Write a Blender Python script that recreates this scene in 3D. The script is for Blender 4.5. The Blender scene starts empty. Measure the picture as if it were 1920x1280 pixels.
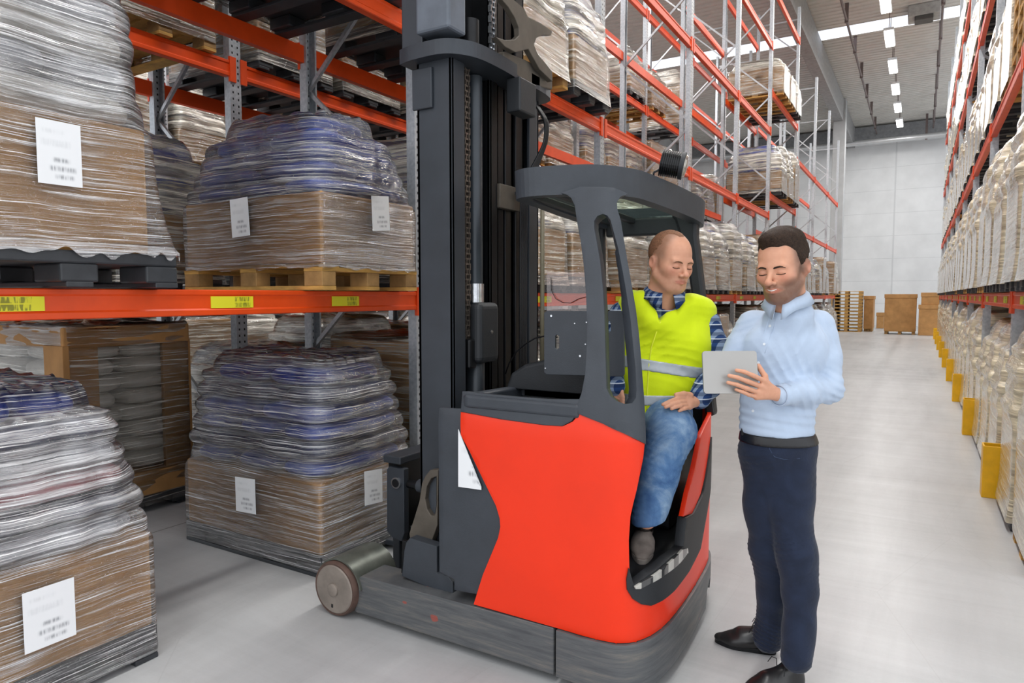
import bpy, bmesh, math, random
import numpy as np
from mathutils import Vector, Matrix, geometry
C = bpy.context.scene.collection
sc = bpy.context.scene
R = math.radians
# ---------------------------------------------------------------- camera, world, light, exposure
CAMH, FPX = 1.54, 1280.0
cam_d = bpy.data.cameras.new('camera'); cam = bpy.data.objects.new('camera', cam_d); C.objects.link(cam)
cam_d.sensor_width = 36; cam_d.lens = 24; cam_d.clip_end = 200; cam_d.clip_start = 0.05
cam.location = (0, 0, CAMH); cam.rotation_euler = (R(90 - 3.7992), 0, R(30.8094)); sc.camera = cam
cam_d.dof.use_dof = False
w = bpy.data.worlds.new('world'); sc.world = w; w.use_nodes = True
w.node_tree.nodes['Background'].inputs[0].default_value = (0.93, 0.96, 1.0, 1)
w.node_tree.nodes['Background'].inputs[1].default_value = 1.7
sc.view_settings.view_transform = 'Standard'; sc.view_settings.look = 'None'
sc.view_settings.exposure = 0.0; sc.view_settings.gamma = 1.0; sc.view_settings.use_curve_mapping = False
sc.cycles.transparent_max_bounces = 11; sc.cycles.max_bounces = 7; sc.cycles.diffuse_bounces = 3
sc.cycles.glossy_bounces = 3; sc.cycles.transmission_bounces = 4; sc.cycles.sample_clamp_indirect = 4.0
sc.cycles.caustics_reflective = False; sc.cycles.caustics_refractive = False
LAMP_Y = [3.4 + 3.0 * k for k in range(-2, 12)]
LAMP_POWER = 105
for ly in LAMP_Y:
    ld = bpy.data.lights.new('ceiling_lamp_light', 'AREA'); ld.shape = 'RECTANGLE'; ld.size = 0.4; ld.size_y = 1.5
    ld.energy = LAMP_POWER; ld.color = (1.0, 0.985, 0.96)
    lo = bpy.data.objects.new('ceiling_lamp_light', ld); C.objects.link(lo); lo.location = (-1.07, ly, 9.38)
for lx in (-7.2,):
    for ly in (4, 12, 20, 28):
        ld = bpy.data.lights.new('side_aisle_lamp_light', 'AREA'); ld.shape = 'RECTANGLE'; ld.size = 0.4; ld.size_y = 5
        ld.energy = 420; ld.color = (1.0, 0.98, 0.95)
        lo = bpy.data.objects.new('side_aisle_lamp_light', ld); C.objects.link(lo); lo.location = (lx, ly, 9.38)

# camera basis, used to measure places in the building
_th = math.atan(85 / FPX); _ya = R(30.8094)
cF = np.array([-math.sin(_ya) * math.cos(_th), math.cos(_ya) * math.cos(_th), -math.sin(_th)])
cR = np.array([math.cos(_ya), math.sin(_ya), 0.0]); cU = np.cross(cR, cF); cC = np.array([0, 0, CAMH])
def ray(x, y): return cF + cR * (x - 960) / FPX + cU * (640 - y) / FPX
def at_y(x, y, Y): r = ray(x, y); return cC + r * Y / r[1]
def at_x(x, y, X): r = ray(x, y); return cC + r * X / r[0]
def at_z(x, y, Z): r = ray(x, y); return cC + r * (Z - CAMH) / r[2]
def at_d(x, y, d): return cC + ray(x, y) * d

# ---------------------------------------------------------------- object helpers
def tag(o, label=None, cat=None, group=None, kind=None):
    if label: o['label'] = label
    if cat: o['category'] = cat
    if group: o['group'] = group
    if kind: o['kind'] = kind
    return o
def empty(name, loc=(0, 0, 0), parent=None):
    o = bpy.data.objects.new(name, None); C.objects.link(o); o.empty_display_size = 0.1
    o['_w'] = tuple(float(v) for v in loc)
    if parent is not None:
        pw = parent['_w']; o.parent = parent; o.location = tuple(loc[i] - pw[i] for i in range(3))
    else: o.location = tuple(float(v) for v in loc)
    return o
def thing(name, label, cat, loc=(0, 0, 0), group=None): return tag(empty(name, loc), label, cat, group)
def mesh_obj(name, verts, faces, mat, parent=None, smooth=False, org=None, mats=None, fm=None, autos=None):
    """verts are world coordinates; the origin goes to org (default: the parent's place)"""
    if org is None: org = tuple(parent['_w']) if parent is not None else (0, 0, 0)
    v = np.asarray(verts, float) - np.asarray(org, float)
    me = bpy.data.meshes.new(name); me.from_pydata(v.tolist(), [], [list(map(int, f)) for f in faces]); 
    for m in (mats or [mat]): me.materials.append(m)
    if fm is not None: me.polygons.foreach_set('material_index', fm)
    if smooth: me.polygons.foreach_set('use_smooth', [True] * len(me.polygons))
    me.update()
    if autos: 
        try: me.set_sharp_from_angle(angle=R(autos))
        except Exception: pass
    o = bpy.data.objects.new(name, me); C.objects.link(o); o['_w'] = tuple(float(a) for a in org)
    if parent is not None:
        pw = parent['_w']; o.parent = parent; o.location = tuple(org[i] - pw[i] for i in range(3))
    else: o.location = org
    return o
def bevel(o, wdt, seg=2, ang=35):
    m = o.modifiers.new('bevel', 'BEVEL'); m.width = wdt; m.segments = seg; m.limit_method = 'ANGLE'; m.angle_limit = R(ang); m.harden_normals = False
    return o
def copy_tree(o, parent=None, loc=None):
    c = o.copy(); C.objects.link(c); c.parent = parent
    if loc is not None: c.location = loc
    for ch in o.children: copy_tree(ch, c)
    return c
class MB:
    def __init__(s): s.v = []; s.f = []
    def add(s, vs, fs):
        n = len(s.v); s.v += [tuple(map(float, p)) for p in vs]; s.f += [tuple(i + n for i in f) for f in fs]; return s
    def box(s, x0, x1, y0, y1, z0, z1):
        return s.add([(x0, y0, z0), (x1, y0, z0), (x1, y1, z0), (x0, y1, z0), (x0, y0, z1), (x1, y0, z1), (x1, y1, z1), (x0, y1, z1)],
                     [(0, 3, 2, 1), (4, 5, 6, 7), (0, 1, 5, 4), (1, 2, 6, 5), (2, 3, 7, 6), (3, 0, 4, 7)])
    def obox(s, c, sx, sy, sz, M=None):
        M = np.eye(3) if M is None else np.array(M); c = np.array(c)
        vs = [c + M @ np.array([a * sx / 2, b * sy / 2, d * sz / 2]) for d in (-1, 1) for a, b in ((-1, -1), (1, -1), (1, 1), (-1, 1))]
        return s.add(vs, [(0, 3, 2, 1), (4, 5, 6, 7), (0, 1, 5, 4), (1, 2, 6, 5), (2, 3, 7, 6), (3, 0, 4, 7)])
    def bar(s, a, b, wx, wy, up=(0, 0, 1)):
        a = np.array(a, float); b = np.array(b, float); d = b - a; L = np.linalg.norm(d); d /= L
        u = np.cross(up, d); 
        if np.linalg.norm(u) < 1e-4: u = np.cross((1, 0, 0), d)
        u /= np.linalg.norm(u); v = np.cross(d, u)
        return s.obox((a + b) / 2, wx, wy, L, np.column_stack([u, v, d]))
    def tube(s, pts, r, n=12, cap=True):
        pts = [np.array(p, float) for p in pts]; rs = r if hasattr(r, '__len__') else [r] * len(pts)
        base = len(s.v); pu = None; rings = []
        for i, p in enumerate(pts):
            d = pts[min(i + 1, len(pts) - 1)] - pts[max(i - 1, 0)]; d = d / (np.linalg.norm(d) + 1e-12)
            if pu is None: pu = np.cross(d, (0, 0, 1) if abs(d[2]) < .9 else (1, 0, 0))
            u = pu - d * np.dot(pu, d); u /= np.linalg.norm(u) + 1e-12; pu = u; v = np.cross(d, u)
            rings.append([p + rs[i] * (math.cos(2 * math.pi * k / n) * u + math.sin(2 * math.pi * k / n) * v) for k in range(n)])
        vs = [q for rg in rings for q in rg]; fs = []
        for i in range(len(pts) - 1):
            for k in range(n): fs.append((i * n + k, i * n + (k + 1) % n, (i + 1) * n + (k + 1) % n, (i + 1) * n + k))
        if cap: fs.append(tuple(range(n))[::-1]); fs.append(tuple((len(pts) - 1) * n + k for k in range(n)))
        return s.add(vs, fs)
    def cyl(s, a, b, r, n=24, r2=None): return s.tube([a, b], [r, r if r2 is None else r2], n)
    def prism(s, loops, fn, d0, d1):
        """2-D loops (outer first, then holes) extruded from d0 to d1; fn(u, v, d) gives the point"""
        tri = geometry.tessellate_polygon([[Vector((p[0], p[1], 0)) for p in L] for L in loops])
        P = [p for L in loops for p in L]; n = len(P)
        vs = [fn(p[0], p[1], d0) for p in P] + [fn(p[0], p[1], d1) for p in P]
        fs = []
        for t in tri:
            a, b, c = (P[i] for i in t); ar = (b[0] - a[0]) * (c[1] - a[1]) - (b[1] - a[1]) * (c[0] - a[0])
            t = tuple(t) if ar > 0 else (t[0], t[2], t[1])
            fs.append((t[0], t[2], t[1])); fs.append(tuple(i + n for i in t))
        o = 0
        for L in loops:
            m = len(L)
            for i in range(m): a, b = o + i, o + (i + 1) % m; fs.append((a, b, b + n, a + n))
            o += m
        return s.add(vs, fs)
    def build(s, name, mat, parent=None, smooth=False, bev=0, seg=2, org=None, autos=None):
        o = mesh_obj(name, s.v, s.f, mat, parent, smooth, org, autos=autos)
        bm = bmesh.new(); bm.from_mesh(o.data); bmesh.ops.recalc_face_normals(bm, faces=bm.faces); bm.to_mesh(o.data); bm.free()
        if smooth and autos: 
            try: o.data.set_sharp_from_angle(angle=R(autos))
            except Exception: pass
        if bev: bevel(o, bev, seg)
        return o
def box_obj(name, x0, x1, y0, y1, z0, z1, mat, parent=None, bev=0, seg=2):
    return MB().box(x0, x1, y0, y1, z0, z1).build(name, mat, parent, bev=bev, seg=seg)

# ---------------------------------------------------------------- materials
def lin(c):
    if isinstance(c, str): c = tuple(int(c[i:i + 2], 16) / 255 for i in (0, 2, 4))
    return tuple((v / 12.92 if v <= .04045 else ((v + .055) / 1.055) ** 2.4) for v in c) + (1,)
class NT:
    def __init__(s, name):
        s.m = bpy.data.materials.new(name); s.m.use_nodes = True; s.t = s.m.node_tree; s.n = s.t.nodes
        s.b = s.n['Principled BSDF']; s.out = s.n['Material Output']
    def new(s, ty, **k):
        q = s.n.new(ty)
        for a, v in k.items(): setattr(q, a, v)
        return q
    def link(s, a, b): s.t.links.new(a, b)
    def coord(s, scale=(1, 1, 1), rot=(0, 0, 0), per_object=True, kind='Object'):
        tc = s.new('ShaderNodeTexCoord'); mp = s.new('ShaderNodeMapping'); mp.inputs['Scale'].default_value = scale; mp.inputs['Rotation'].default_value = rot
        s.link(tc.outputs[kind], mp.inputs[0])
        if per_object:
            oi = s.new('ShaderNodeObjectInfo'); mu = s.new('ShaderNodeMath', operation='MULTIPLY'); mu.inputs[1].default_value = 37
            s.link(oi.outputs['Random'], mu.inputs[0]); s.link(mu.outputs[0], mp.inputs['Location'])
        return mp.outputs[0]
    def noise(s, vec, scale=5, detail=4, rough=.55, dist=0):
        q = s.new('ShaderNodeTexNoise'); q.inputs['Scale'].default_value = scale; q.inputs['Detail'].default_value = detail
        q.inputs['Roughness'].default_value = rough; q.inputs['Distortion'].default_value = dist
        if vec is not None: s.link(vec, q.inputs['Vector'])
        return q.outputs['Fac']
    def ramp(s, fac, stops):
        q = s.new('ShaderNodeValToRGB'); e = q.color_ramp.elements
        while len(e) < len(stops): e.new(.5)
        for i, (p, c) in enumerate(stops):
            e[i].position = p; e[i].color = lin(c) if isinstance(c, str) else ((c, c, c, 1) if not hasattr(c, '__len__') else tuple(c))
        s.link(fac, q.inputs[0]); return q.outputs[0]
    def math(s, op, a, b=None, clamp=False):
        q = s.new('ShaderNodeMath', operation=op, use_clamp=clamp)
        for i, v in enumerate((a, b)):
            if v is None: continue
            if isinstance(v, (int, float)): q.inputs[i].default_value = v
            else: s.link(v, q.inputs[i])
        return q.outputs[0]
    def mix(s, fac, a, b, mode='MIX'):
        q = s.new('ShaderNodeMix', data_type='RGBA', blend_type=mode)
        for inp, v in ((q.inputs['Factor'], fac), (q.inputs[6], a), (q.inputs[7], b)):
            if isinstance(v, (int, float)): inp.default_value = v
            elif isinstance(v, str): inp.default_value = lin(v)
            elif isinstance(v, tuple): inp.default_value = v
            else: s.link(v, inp)
        return q.outputs[2]
    def bump(s, h, strength=.3, dist=.01):
        q = s.new('ShaderNodeBump'); q.inputs['Strength'].default_value = strength; q.inputs['Distance'].default_value = dist
        s.link(h, q.inputs['Height']); s.link(q.outputs[0], s.b.inputs['Normal']); return q.outputs[0]
    def set(s, **k):
        nm = dict(color='Base Color', rough='Roughness', metal='Metallic', spec='Specular IOR Level', coat='Coat Weight', emis='Emission Strength', ecol='Emission Color', alpha='Alpha', trans='Transmission Weight', sheen='Sheen Weight', sss='Subsurface Weight')
        for a, v in k.items():
            i = s.b.inputs[nm[a]]
            if isinstance(v, (int, float)): i.default_value = v
            elif isinstance(v, str): i.default_value = lin(v)
            elif isinstance(v, tuple): i.default_value = v
            else: s.link(v, i)
        return s
def simple(name, col, rough=.5, metal=0, var=.12, scale=8, bump=0, bscale=60, spec=.5, coat=0, dark=None, stretch=(1, 1, 1)):
    t = NT(name); vec = t.coord(stretch)
    f = t.noise(vec, scale, 5, .6)
    c = lin(col); d = tuple(v * (1 - var * 2) for v in c[:3]) + (1,) if dark is None else lin(dark)
    l = tuple(min(1, v * (1 + var)) for v in c[:3]) + (1,)
    t.set(color=t.ramp(f, [(.3, d), (.7, l)]), rough=rough, metal=metal, spec=spec, coat=coat)
    if bump: t.bump(t.noise(vec, bscale, 3), bump, .004)
    return t.m
M = {}
M['orange'] = simple('rack_orange_paint', 'ea4d10', .42, 0, .06, 6)
M['steel'] = simple('rack_grey_steel', 'b4b9bf', .42, .35, .1, 30)
M['zinc'] = simple('galvanised_zinc', 'b9bcc0', .4, .5, .12, 50)
def post_mat():
    t = NT('perforated_rack_steel'); tc = t.new('ShaderNodeTexCoord'); sx = t.new('ShaderNodeSeparateXYZ'); t.link(tc.outputs['Object'], sx.inputs[0])
    fz = t.math('FRACT', t.math('DIVIDE', sx.outputs[2], .05)); dz = t.math('ABSOLUTE', t.math('SUBTRACT', fz, .5))
    dy = t.math('ABSOLUTE', t.math('SUBTRACT', t.math('ABSOLUTE', sx.outputs[1]), .024))
    hz = t.math('LESS_THAN', dz, .17); hy = t.math('LESS_THAN', dy, .0065); m = t.math('MULTIPLY', hz, hy)
    n = t.ramp(t.noise(t.coord(), 40, 4), [(.3, 'a4abb3'), (.7, 'c3c8cd')])
    t.set(color=t.mix(m, n, '1c1d20'), rough=.45, metal=.3); return t.m
M['post'] = post_mat()
M['darkpost'] = simple('dark_rack_steel', '5d6165', .5, .3)
M['yellowguard'] = simple('yellow_guard_paint', 'f2b705', .4, 0, .08)
M['yellowlabel'] = None
M['card'] = simple('brown_cardboard', 'd29c58', .8, 0, .1, 5)
M['card2'] = simple('darker_cardboard', 'b28450', .8, 0, .1, 5)
M['wood'] = simple('pallet_pine', 'cfa055', .75, 0, .22, 6, .2, 40, stretch=(1, 1, 6))
M['woodd'] = simple('aged_pallet_wood', 'a5804e', .75, 0, .25, 6, .2, 40)
M['black'] = simple('black_pallet_plastic', '33363a', .5, 0, .15, 12, .1)
M['bluesack'] = simple('blue_plastic_sack', '1746b4', .35, 0, .2, 7, .3, 14)
M['navysack'] = simple('navy_plastic_sack', '1c2d55', .38, 0, .2, 7, .3, 14)
M['whitesack'] = simple('white_woven_sack', 'd8d2c6', .6, 0, .08, 9, .3, 12)
M['greysack'] = simple('grey_plastic_sack', 'b9bcc4', .45, 0, .15, 9, .3, 12)
def film(name, tint, lo, hi, rough=.25, sc_z=90, bump=.5, cover=(.44, .62), edge=.03, thr=.55, gather=.0):
    """stretch film: see-through where it lies flat, white where threads of film are gathered (attribute 'gather')"""
    t = NT(name); vec = t.coord((1.6, 1.6, 1.6)); big = t.noise(vec, 1.6, 3, .5)
    tc = t.new('ShaderNodeTexCoord'); oi = t.new('ShaderNodeObjectInfo')
    ad = t.new('ShaderNodeVectorMath', operation='ADD'); cx = t.new('ShaderNodeCombineXYZ')
    t.link(tc.outputs['Object'], ad.inputs[0]); r = t.math('MULTIPLY', oi.outputs['Random'], 9.0)
    t.link(r, cx.inputs[0]); t.link(r, cx.inputs[1])
    t.link(t.math('ADD', r, t.math('MULTIPLY', big, .035)), cx.inputs[2]); t.link(cx.outputs[0], ad.inputs[1])
    def streak(sc, rot, det=4, rg=.6, dist=.15):
        mp = t.new('ShaderNodeMapping'); mp.inputs['Rotation'].default_value = rot; mp.inputs['Scale'].default_value = sc; t.link(ad.outputs[0], mp.inputs[0]); return t.noise(mp.outputs[0], 1.0, det, rg, dist)
    st = streak((1.1, 1.1, sc_z), (R(3), R(-2), 0), 5); st3 = streak((2.0, 2.0, sc_z * 3.0), (R(-4), R(3), 0), 3); st2 = streak((3, 3, 16), (R(8), R(6), 0), 4, .6, .8)
    at = t.new('ShaderNodeAttribute', attribute_name='gather'); g = at.outputs['Fac']
    f = t.math('ADD', t.math('MULTIPLY', st, .6), t.math('MULTIPLY', t.math('ADD', t.math('MULTIPLY', big, .5), t.math('MULTIPLY', st2, .5)), .4))
    f = t.math('ADD', f, t.math('MULTIPLY', t.math('SUBTRACT', g, .35), gather))
    cov = t.new('ShaderNodeMapRange'); cov.inputs['From Min'].default_value = cover[0]; cov.inputs['From Max'].default_value = cover[1]
    cov.inputs['To Min'].default_value = lo; cov.inputs['To Max'].default_value = hi; t.link(f, cov.inputs['Value'])
    th = t.new('ShaderNodeMapRange'); th.inputs['From Min'].default_value = .57; th.inputs['From Max'].default_value = .63; th.inputs['To Max'].default_value = thr; t.link(st3, th.inputs['Value'])  # fine white threads painted in as bright glints
    cover_f = t.math('ADD', cov.outputs[0], th.outputs[0], True)
    t.set(color=tint, rough=rough, spec=.9)
    h = t.math('ADD', t.math('ADD', t.math('MULTIPLY', st, .45), t.math('MULTIPLY', st3, .18)), t.math('MULTIPLY', st2, t.math('ADD', t.math('MULTIPLY', g, 1.0), .2)))
    nb = t.bump(h, bump, .03)
    tr = t.new('ShaderNodeBsdfTransparent'); tr.inputs[0].default_value = (.97, .97, .98, 1)
    gl = t.new('ShaderNodeBsdfGlossy'); gl.inputs['Roughness'].default_value = .14; gl.inputs[0].default_value = (1, 1, 1, 1); t.link(nb, gl.inputs['Normal'])
    fr = t.new('ShaderNodeFresnel'); fr.inputs[0].default_value = 1.5; t.link(nb, fr.inputs['Normal'])
    m1 = t.new('ShaderNodeMixShader'); t.link(cover_f, m1.inputs[0]); t.link(tr.outputs[0], m1.inputs[1]); t.link(t.b.outputs[0], m1.inputs[2])
    m2 = t.new('ShaderNodeMixShader'); t.link(t.math('ADD', fr.outputs[0], edge, True), m2.inputs[0]); t.link(m1.outputs[0], m2.inputs[1]); t.link(gl.outputs[0], m2.inputs[2])
    t.link(m2.outputs[0], t.out.inputs[0]); return t.m
M['film'] = film('clear_stretch_film', 'f2f3f6', .0, .42, cover=(.50, .68), gather=.03, thr=.75, bump=1.0, edge=.05)
M['films'] = film('silvery_stretch_film', 'f8f8fa', .0, .66, cover=(.50, .68), gather=.10, thr=.85, bump=.9, edge=.05)
M['filmfar'] = film('clear_stretch_film_on_far_loads', 'f4efe0', .05, .75, sc_z=34, cover=(.46, .64), gather=.08, bump=.8)
M['cream'] = film('cream_stretch_film', 'efe3c4', .35, .97, rough=.45, sc_z=26, cover=(.40, .62), bump=.6, edge=.0, gather=.06)
def paper(name, bw=.03, base='eef0f2', ink='8a8d92'):
    """printed sheet: rows of blurred print, drawn in the sheet's own 0..1 coordinates"""
    t = NT(name); tc = t.new('ShaderNodeTexCoord'); sx = t.new('ShaderNodeSeparateXYZ'); t.link(tc.outputs['UV'], sx.inputs[0])
    u, v = sx.outputs[0], sx.outputs[1]
    def band(a, b, lo, hi):
        g = t.new('ShaderNodeMapRange', interpolation_type='SMOOTHSTEP'); g.inputs['From Min'].default_value = a - .03; g.inputs['From Max'].default_value = a + .03; t.link(v, g.inputs['Value'])
        g2 = t.new('ShaderNodeMapRange', interpolation_type='SMOOTHSTEP'); g2.inputs['From Min'].default_value = b + .03; g2.inputs['From Max'].default_value = b - .03; t.link(v, g2.inputs['Value'])
        h = t.new('ShaderNodeMapRange', interpolation_type='SMOOTHSTEP'); h.inputs['From Min'].default_value = lo - .05; h.inputs['From Max'].default_value = lo + .05; t.link(u, h.inputs['Value'])
        h2 = t.new('ShaderNodeMapRange', interpolation_type='SMOOTHSTEP'); h2.inputs['From Min'].default_value = hi + .05; h2.inputs['From Max'].default_value = hi - .05; t.link(u, h2.inputs['Value'])
        return t.math('MULTIPLY', t.math('MULTIPLY', g.outputs[0], g2.outputs[0]), t.math('MULTIPLY', h.outputs[0], h2.outputs[0]))
    mp = t.new('ShaderNodeMapping'); mp.inputs['Scale'].default_value = (22, 3, 1); t.link(tc.outputs['UV'], mp.inputs[0])
    nz = t.ramp(t.noise(mp.outputs[0], 1, 2), [(.4, .25), (.6, 1.0)])
    ink_f = t.math('ADD', band(.36, .42, .35, .72), t.math('ADD', band(.22, .29, .28, .86), band(.1, .16, .4, .8)), True)
    soft = t.math('ADD', band(.8, .86, .12, .6), band(.6, .7, .1, .75), True)
    f = t.math('ADD', t.math('MULTIPLY', t.math('MULTIPLY', ink_f, nz), .85), t.math('MULTIPLY', t.math('MULTIPLY', soft, nz), .18), True)
    t.set(color=t.mix(f, base, ink), rough=.6); return t.m
M['paper'] = paper('printed_label_paper')
def yellow_label():
    t = NT('yellow_location_label'); tc = t.new('ShaderNodeTexCoord'); sx = t.new('ShaderNodeSeparateXYZ'); t.link(tc.outputs['UV'], sx.inputs[0])
    u, v = sx.outputs[0], sx.outputs[1]
    mp = t.new('ShaderNodeMapping'); mp.inputs['Scale'].default_value = (46, 1, 1); t.link(tc.outputs['UV'], mp.inputs[0])
    bars = t.ramp(t.noise(mp.outputs[0], 1, 1), [(.45, 0.1), (.55, 1.0)])
    inr = t.math('MULTIPLY', t.math('GREATER_THAN', u, .55), t.math('LESS_THAN', u, .93))
    row = t.math('GREATER_THAN', t.math('ABSOLUTE', t.math('SUBTRACT', t.math('FRACT', t.math('MULTIPLY', v, 2.0)), .5)), .42)
    row = t.math('SUBTRACT', 1.0, row); f = t.math('MULTIPLY', t.math('MULTIPLY', bars, inr), t.math('MULTIPLY', row, .75))
    t.set(color=t.mix(f, 'e6de2c', '55581c'), rough=.5); return t.m
M['yellowlabel'] = yellow_label()
def sheet(name, p0, du, dv, mat, parent, nrm=None, th=.0015, label=None):
    """thin printed sheet with its lower-left corner at p0"""
    p0, du, dv = (np.array(a, float) for a in (p0, du, dv)); n = np.cross(du, dv); n /= np.linalg.norm(n)
    vs = [p0, p0 + du, p0 + du + dv, p0 + dv]; vs = [q + n * th for q in vs] + vs
    o = mesh_obj(name, vs, [(0, 1, 2, 3), (4, 7, 6, 5), (0, 4, 5, 1), (1, 5, 6, 2), (2, 6, 7, 3), (3, 7, 4, 0)], mat, parent)
    uv = o.data.uv_layers.new(name='UVMap'); co = [(0, 0), (1, 0), (1, 1), (0, 1)] * 2
    for l in o.data.loops: uv.data[l.index].uv = co[l.vertex_index]
    if label: o['label'] = label
    return o
# ---------------------------------------------------------------- wrapped pallet loads
rng = random.Random(4)
class Wave:
    """sum of random sines, a cheap smooth noise of two numbers"""
    def __init__(s, seed, n, fu, fv, tilt=0.0):
        r = np.random.RandomState(seed); s.k = []
        for _ in range(n):
            a = r.uniform(-1, 1) * fu; b = r.uniform(.35, 1) * fv * r.choice([-1, 1]); s.k.append((a + tilt * b, b, r.uniform(0, 6.28), r.uniform(.5, 1)))
        s.n = sum(q[3] for q in s.k) ** .5 * 1.1
    def __call__(s, u, v): return sum(q[3] * np.sin(q[0] * u + q[1] * v + q[2]) for q in s.k) / s.n
def rrect(hx, hy, r, ns, nc):
    """rounded rectangle: points, normals and running length; starts at the middle of the +x side"""
    r = min(r, hx * .98, hy * .98); P = []; N = []
    segs = [((hx, -(hy - r)), (hx, hy - r), 0), ((hx - r, hy), (-(hx - r), hy), 90), ((-hx, hy - r), (-hx, -(hy - r)), 180), ((-(hx - r), -hy), (hx - r, -hy), 270)]
    for k, (a, b, ang) in enumerate(segs):
        t0 = R(ang)
        for i in range(ns): t = i / (ns); P.append((a[0] + (b[0] - a[0]) * t, a[1] + (b[1] - a[1]) * t)); N.append((math.cos(t0), math.sin(t0)))
        cx, cy = [(hx - r, hy - r), (-(hx - r), hy - r), (-(hx - r), -(hy - r)), (hx - r, -(hy - r))][k]
        for i in range(nc):
            t = t0 + (i / nc) * math.pi / 2; P.append((cx + r * math.cos(t), cy + r * math.sin(t))); N.append((math.cos(t), math.sin(t)))
    return np.array(P), np.array(N)
def superell(a, b, c, e1=.45, e2=.55, nu=20, nv=12, M_=None, ctr=(0, 0, 0), sag=0, seed=0):
    """pillow-shaped bag"""
    vs = []; fs = []; wv = Wave(seed, 6, 9, 9)
    sp = lambda t, e: math.copysign(abs(t) ** e, t)
    for j in range(nv + 1):
        ph = -math.pi / 2 + math.pi * j / nv
        for i in range(nu):
            th = 2 * math.pi * i / nu
            x = a * sp(math.cos(ph), e1) * sp(math.cos(th), e2); y = b * sp(math.cos(ph), e1) * sp(math.sin(th), e2); z = c * sp(math.sin(ph), .8)
            k = 1 + .05 * float(wv(x / a, y / b)); z = z * k * (1 - .25 * (x / a) ** 4)
            p = np.array((x, y, z)); 
            if M_ is not None: p = M_ @ p
            vs.append(p + np.array(ctr))
    for j in range(nv):
        for i in range(nu): fs.append((j * nu + i, j * nu + (i + 1) % nu, (j + 1) * nu + (i + 1) % nu, (j + 1) * nu + i))
    return vs, fs
# ---------------------------------------------------------------- the building
def floor_mat():
    t = NT('polished_concrete'); v = t.coord((1, 1, 1), per_object=False)
    big = t.noise(v, .35, 5, .6, .6)
    v2 = t.coord((2.4, .35, 1), rot=(0, 0, R(8)), per_object=False); st = t.noise(v2, 1.5, 6, .65, .4)
    v3 = t.coord((.3, 3, 1), rot=(0, 0, R(-14)), per_object=False); st3 = t.noise(v3, 1.3, 6, .7, .6)
    fine = t.noise(v, 60, 3, .6)
    f = t.math('ADD', t.math('MULTIPLY', big, .4), t.math('ADD', t.math('MULTIPLY', st, .3), t.math('MULTIPLY', st3, .3)))
    c = t.ramp(f, [(.32, '97989a'), (.46, 'b4b5b6'), (.62, 'c6c7c8')])
    c = t.mix(t.math('MULTIPLY', fine, .16), c, '8e8c88')
    # scuffed hairline scratches
    vor = t.new('ShaderNodeTexVoronoi', feature='DISTANCE_TO_EDGE'); vor.inputs['Scale'].default_value = 1.3
    mp = t.new('ShaderNodeMapping'); mp.inputs['Scale'].default_value = (1.0, .45, 1); mp.inputs['Rotation'].default_value = (0, 0, .6)
    tc = t.new('ShaderNodeTexCoord'); t.link(tc.outputs['Object'], mp.inputs[0]); t.link(mp.outputs[0], vor.inputs['Vector'])
    ln = t.math('MULTIPLY', t.math('LESS_THAN', vor.outputs['Distance'], .0022), .09)
    c = t.mix(ln, c, '77736e')
    # saw-cut slab joints every few metres
    sx = t.new('ShaderNodeSeparateXYZ'); t.link(tc.outputs['Object'], sx.inputs[0])
    jx = t.math('LESS_THAN', t.math('ABSOLUTE', t.math('SUBTRACT', t.math('FRACT', t.math('DIVIDE', t.math('ADD', sx.outputs[0], 4.25), 6.0)), .5)), .0007)
    jx2 = t.math('LESS_THAN', t.math('ABSOLUTE', t.math('ADD', sx.outputs[0], 4.25)), .006)
    c = t.mix(t.math('MULTIPLY', jx2, .7), c, '4a4844')
    t.set(color=c, rough=t.ramp(f, [(.3, .42), (.7, .3)]), spec=.5)
    t.bump(t.noise(v, 90, 3), .06, .003); return t.m
M['floor'] = floor_mat()
M['ceil'] = simple('corrugated_roof_sheet', 'c9c6c1', .55, .1, .04, 3)
M['wallw'] = None
def wall_mat():
    t = NT('white_wall_panels'); tc = t.new('ShaderNodeTexCoord'); sx = t.new('ShaderNodeSeparateXYZ'); t.link(tc.outputs['Object'], sx.inputs[0])
    a = t.math('LESS_THAN', t.math('FRACT', t.math('DIVIDE', sx.outputs[2], 1.15)), .02)
    b = t.math('LESS_THAN', t.math('FRACT', t.math('DIVIDE', t.math('ADD', sx.outputs[0], 1.3), 6.0)), .012)
    n = t.ramp(t.noise(t.coord(), 1.2, 4), [(.3, 'cfd0d1'), (.7, 'dcddde')])
    t.set(color=t.mix(t.math('MULTIPLY', t.math('ADD', a, b, True), .35), n, '9fa1a4'), rough=.6); return t.m
M['wallw'] = wall_mat()
M['concrete'] = simple('concrete_column', 'a8a9aa', .8, 0, .07, 2, .1)
M['pipe'] = simple('galvanised_pipe', 'c9cbcd', .35, .5, .06, 3)
M['darkpipe'] = simple('red_grey_sprinkler_pipe', '6c5f5d', .5, .2, .1, 3)
X0, X1, Y0, Y1, ZC, YW = -30.0, 7.0, -12.0, 40.0, 10.2, 40.0
st = lambda o: tag(o, kind='structure')
st(MB().add([(X0, Y0, 0), (X1, Y0, 0), (X1, YW, 0), (X0, YW, 0)], [(0, 1, 2, 3)]).build('floor', M['floor']))
st(MB().box(X0, X1, YW, YW + .2, 0, ZC).build('wall_back', M['wallw']))
M['ribwall'] = simple('ribbed_grey_wall_sheet', 'b9bbbe', .6, 0, .05, 2)
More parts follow.
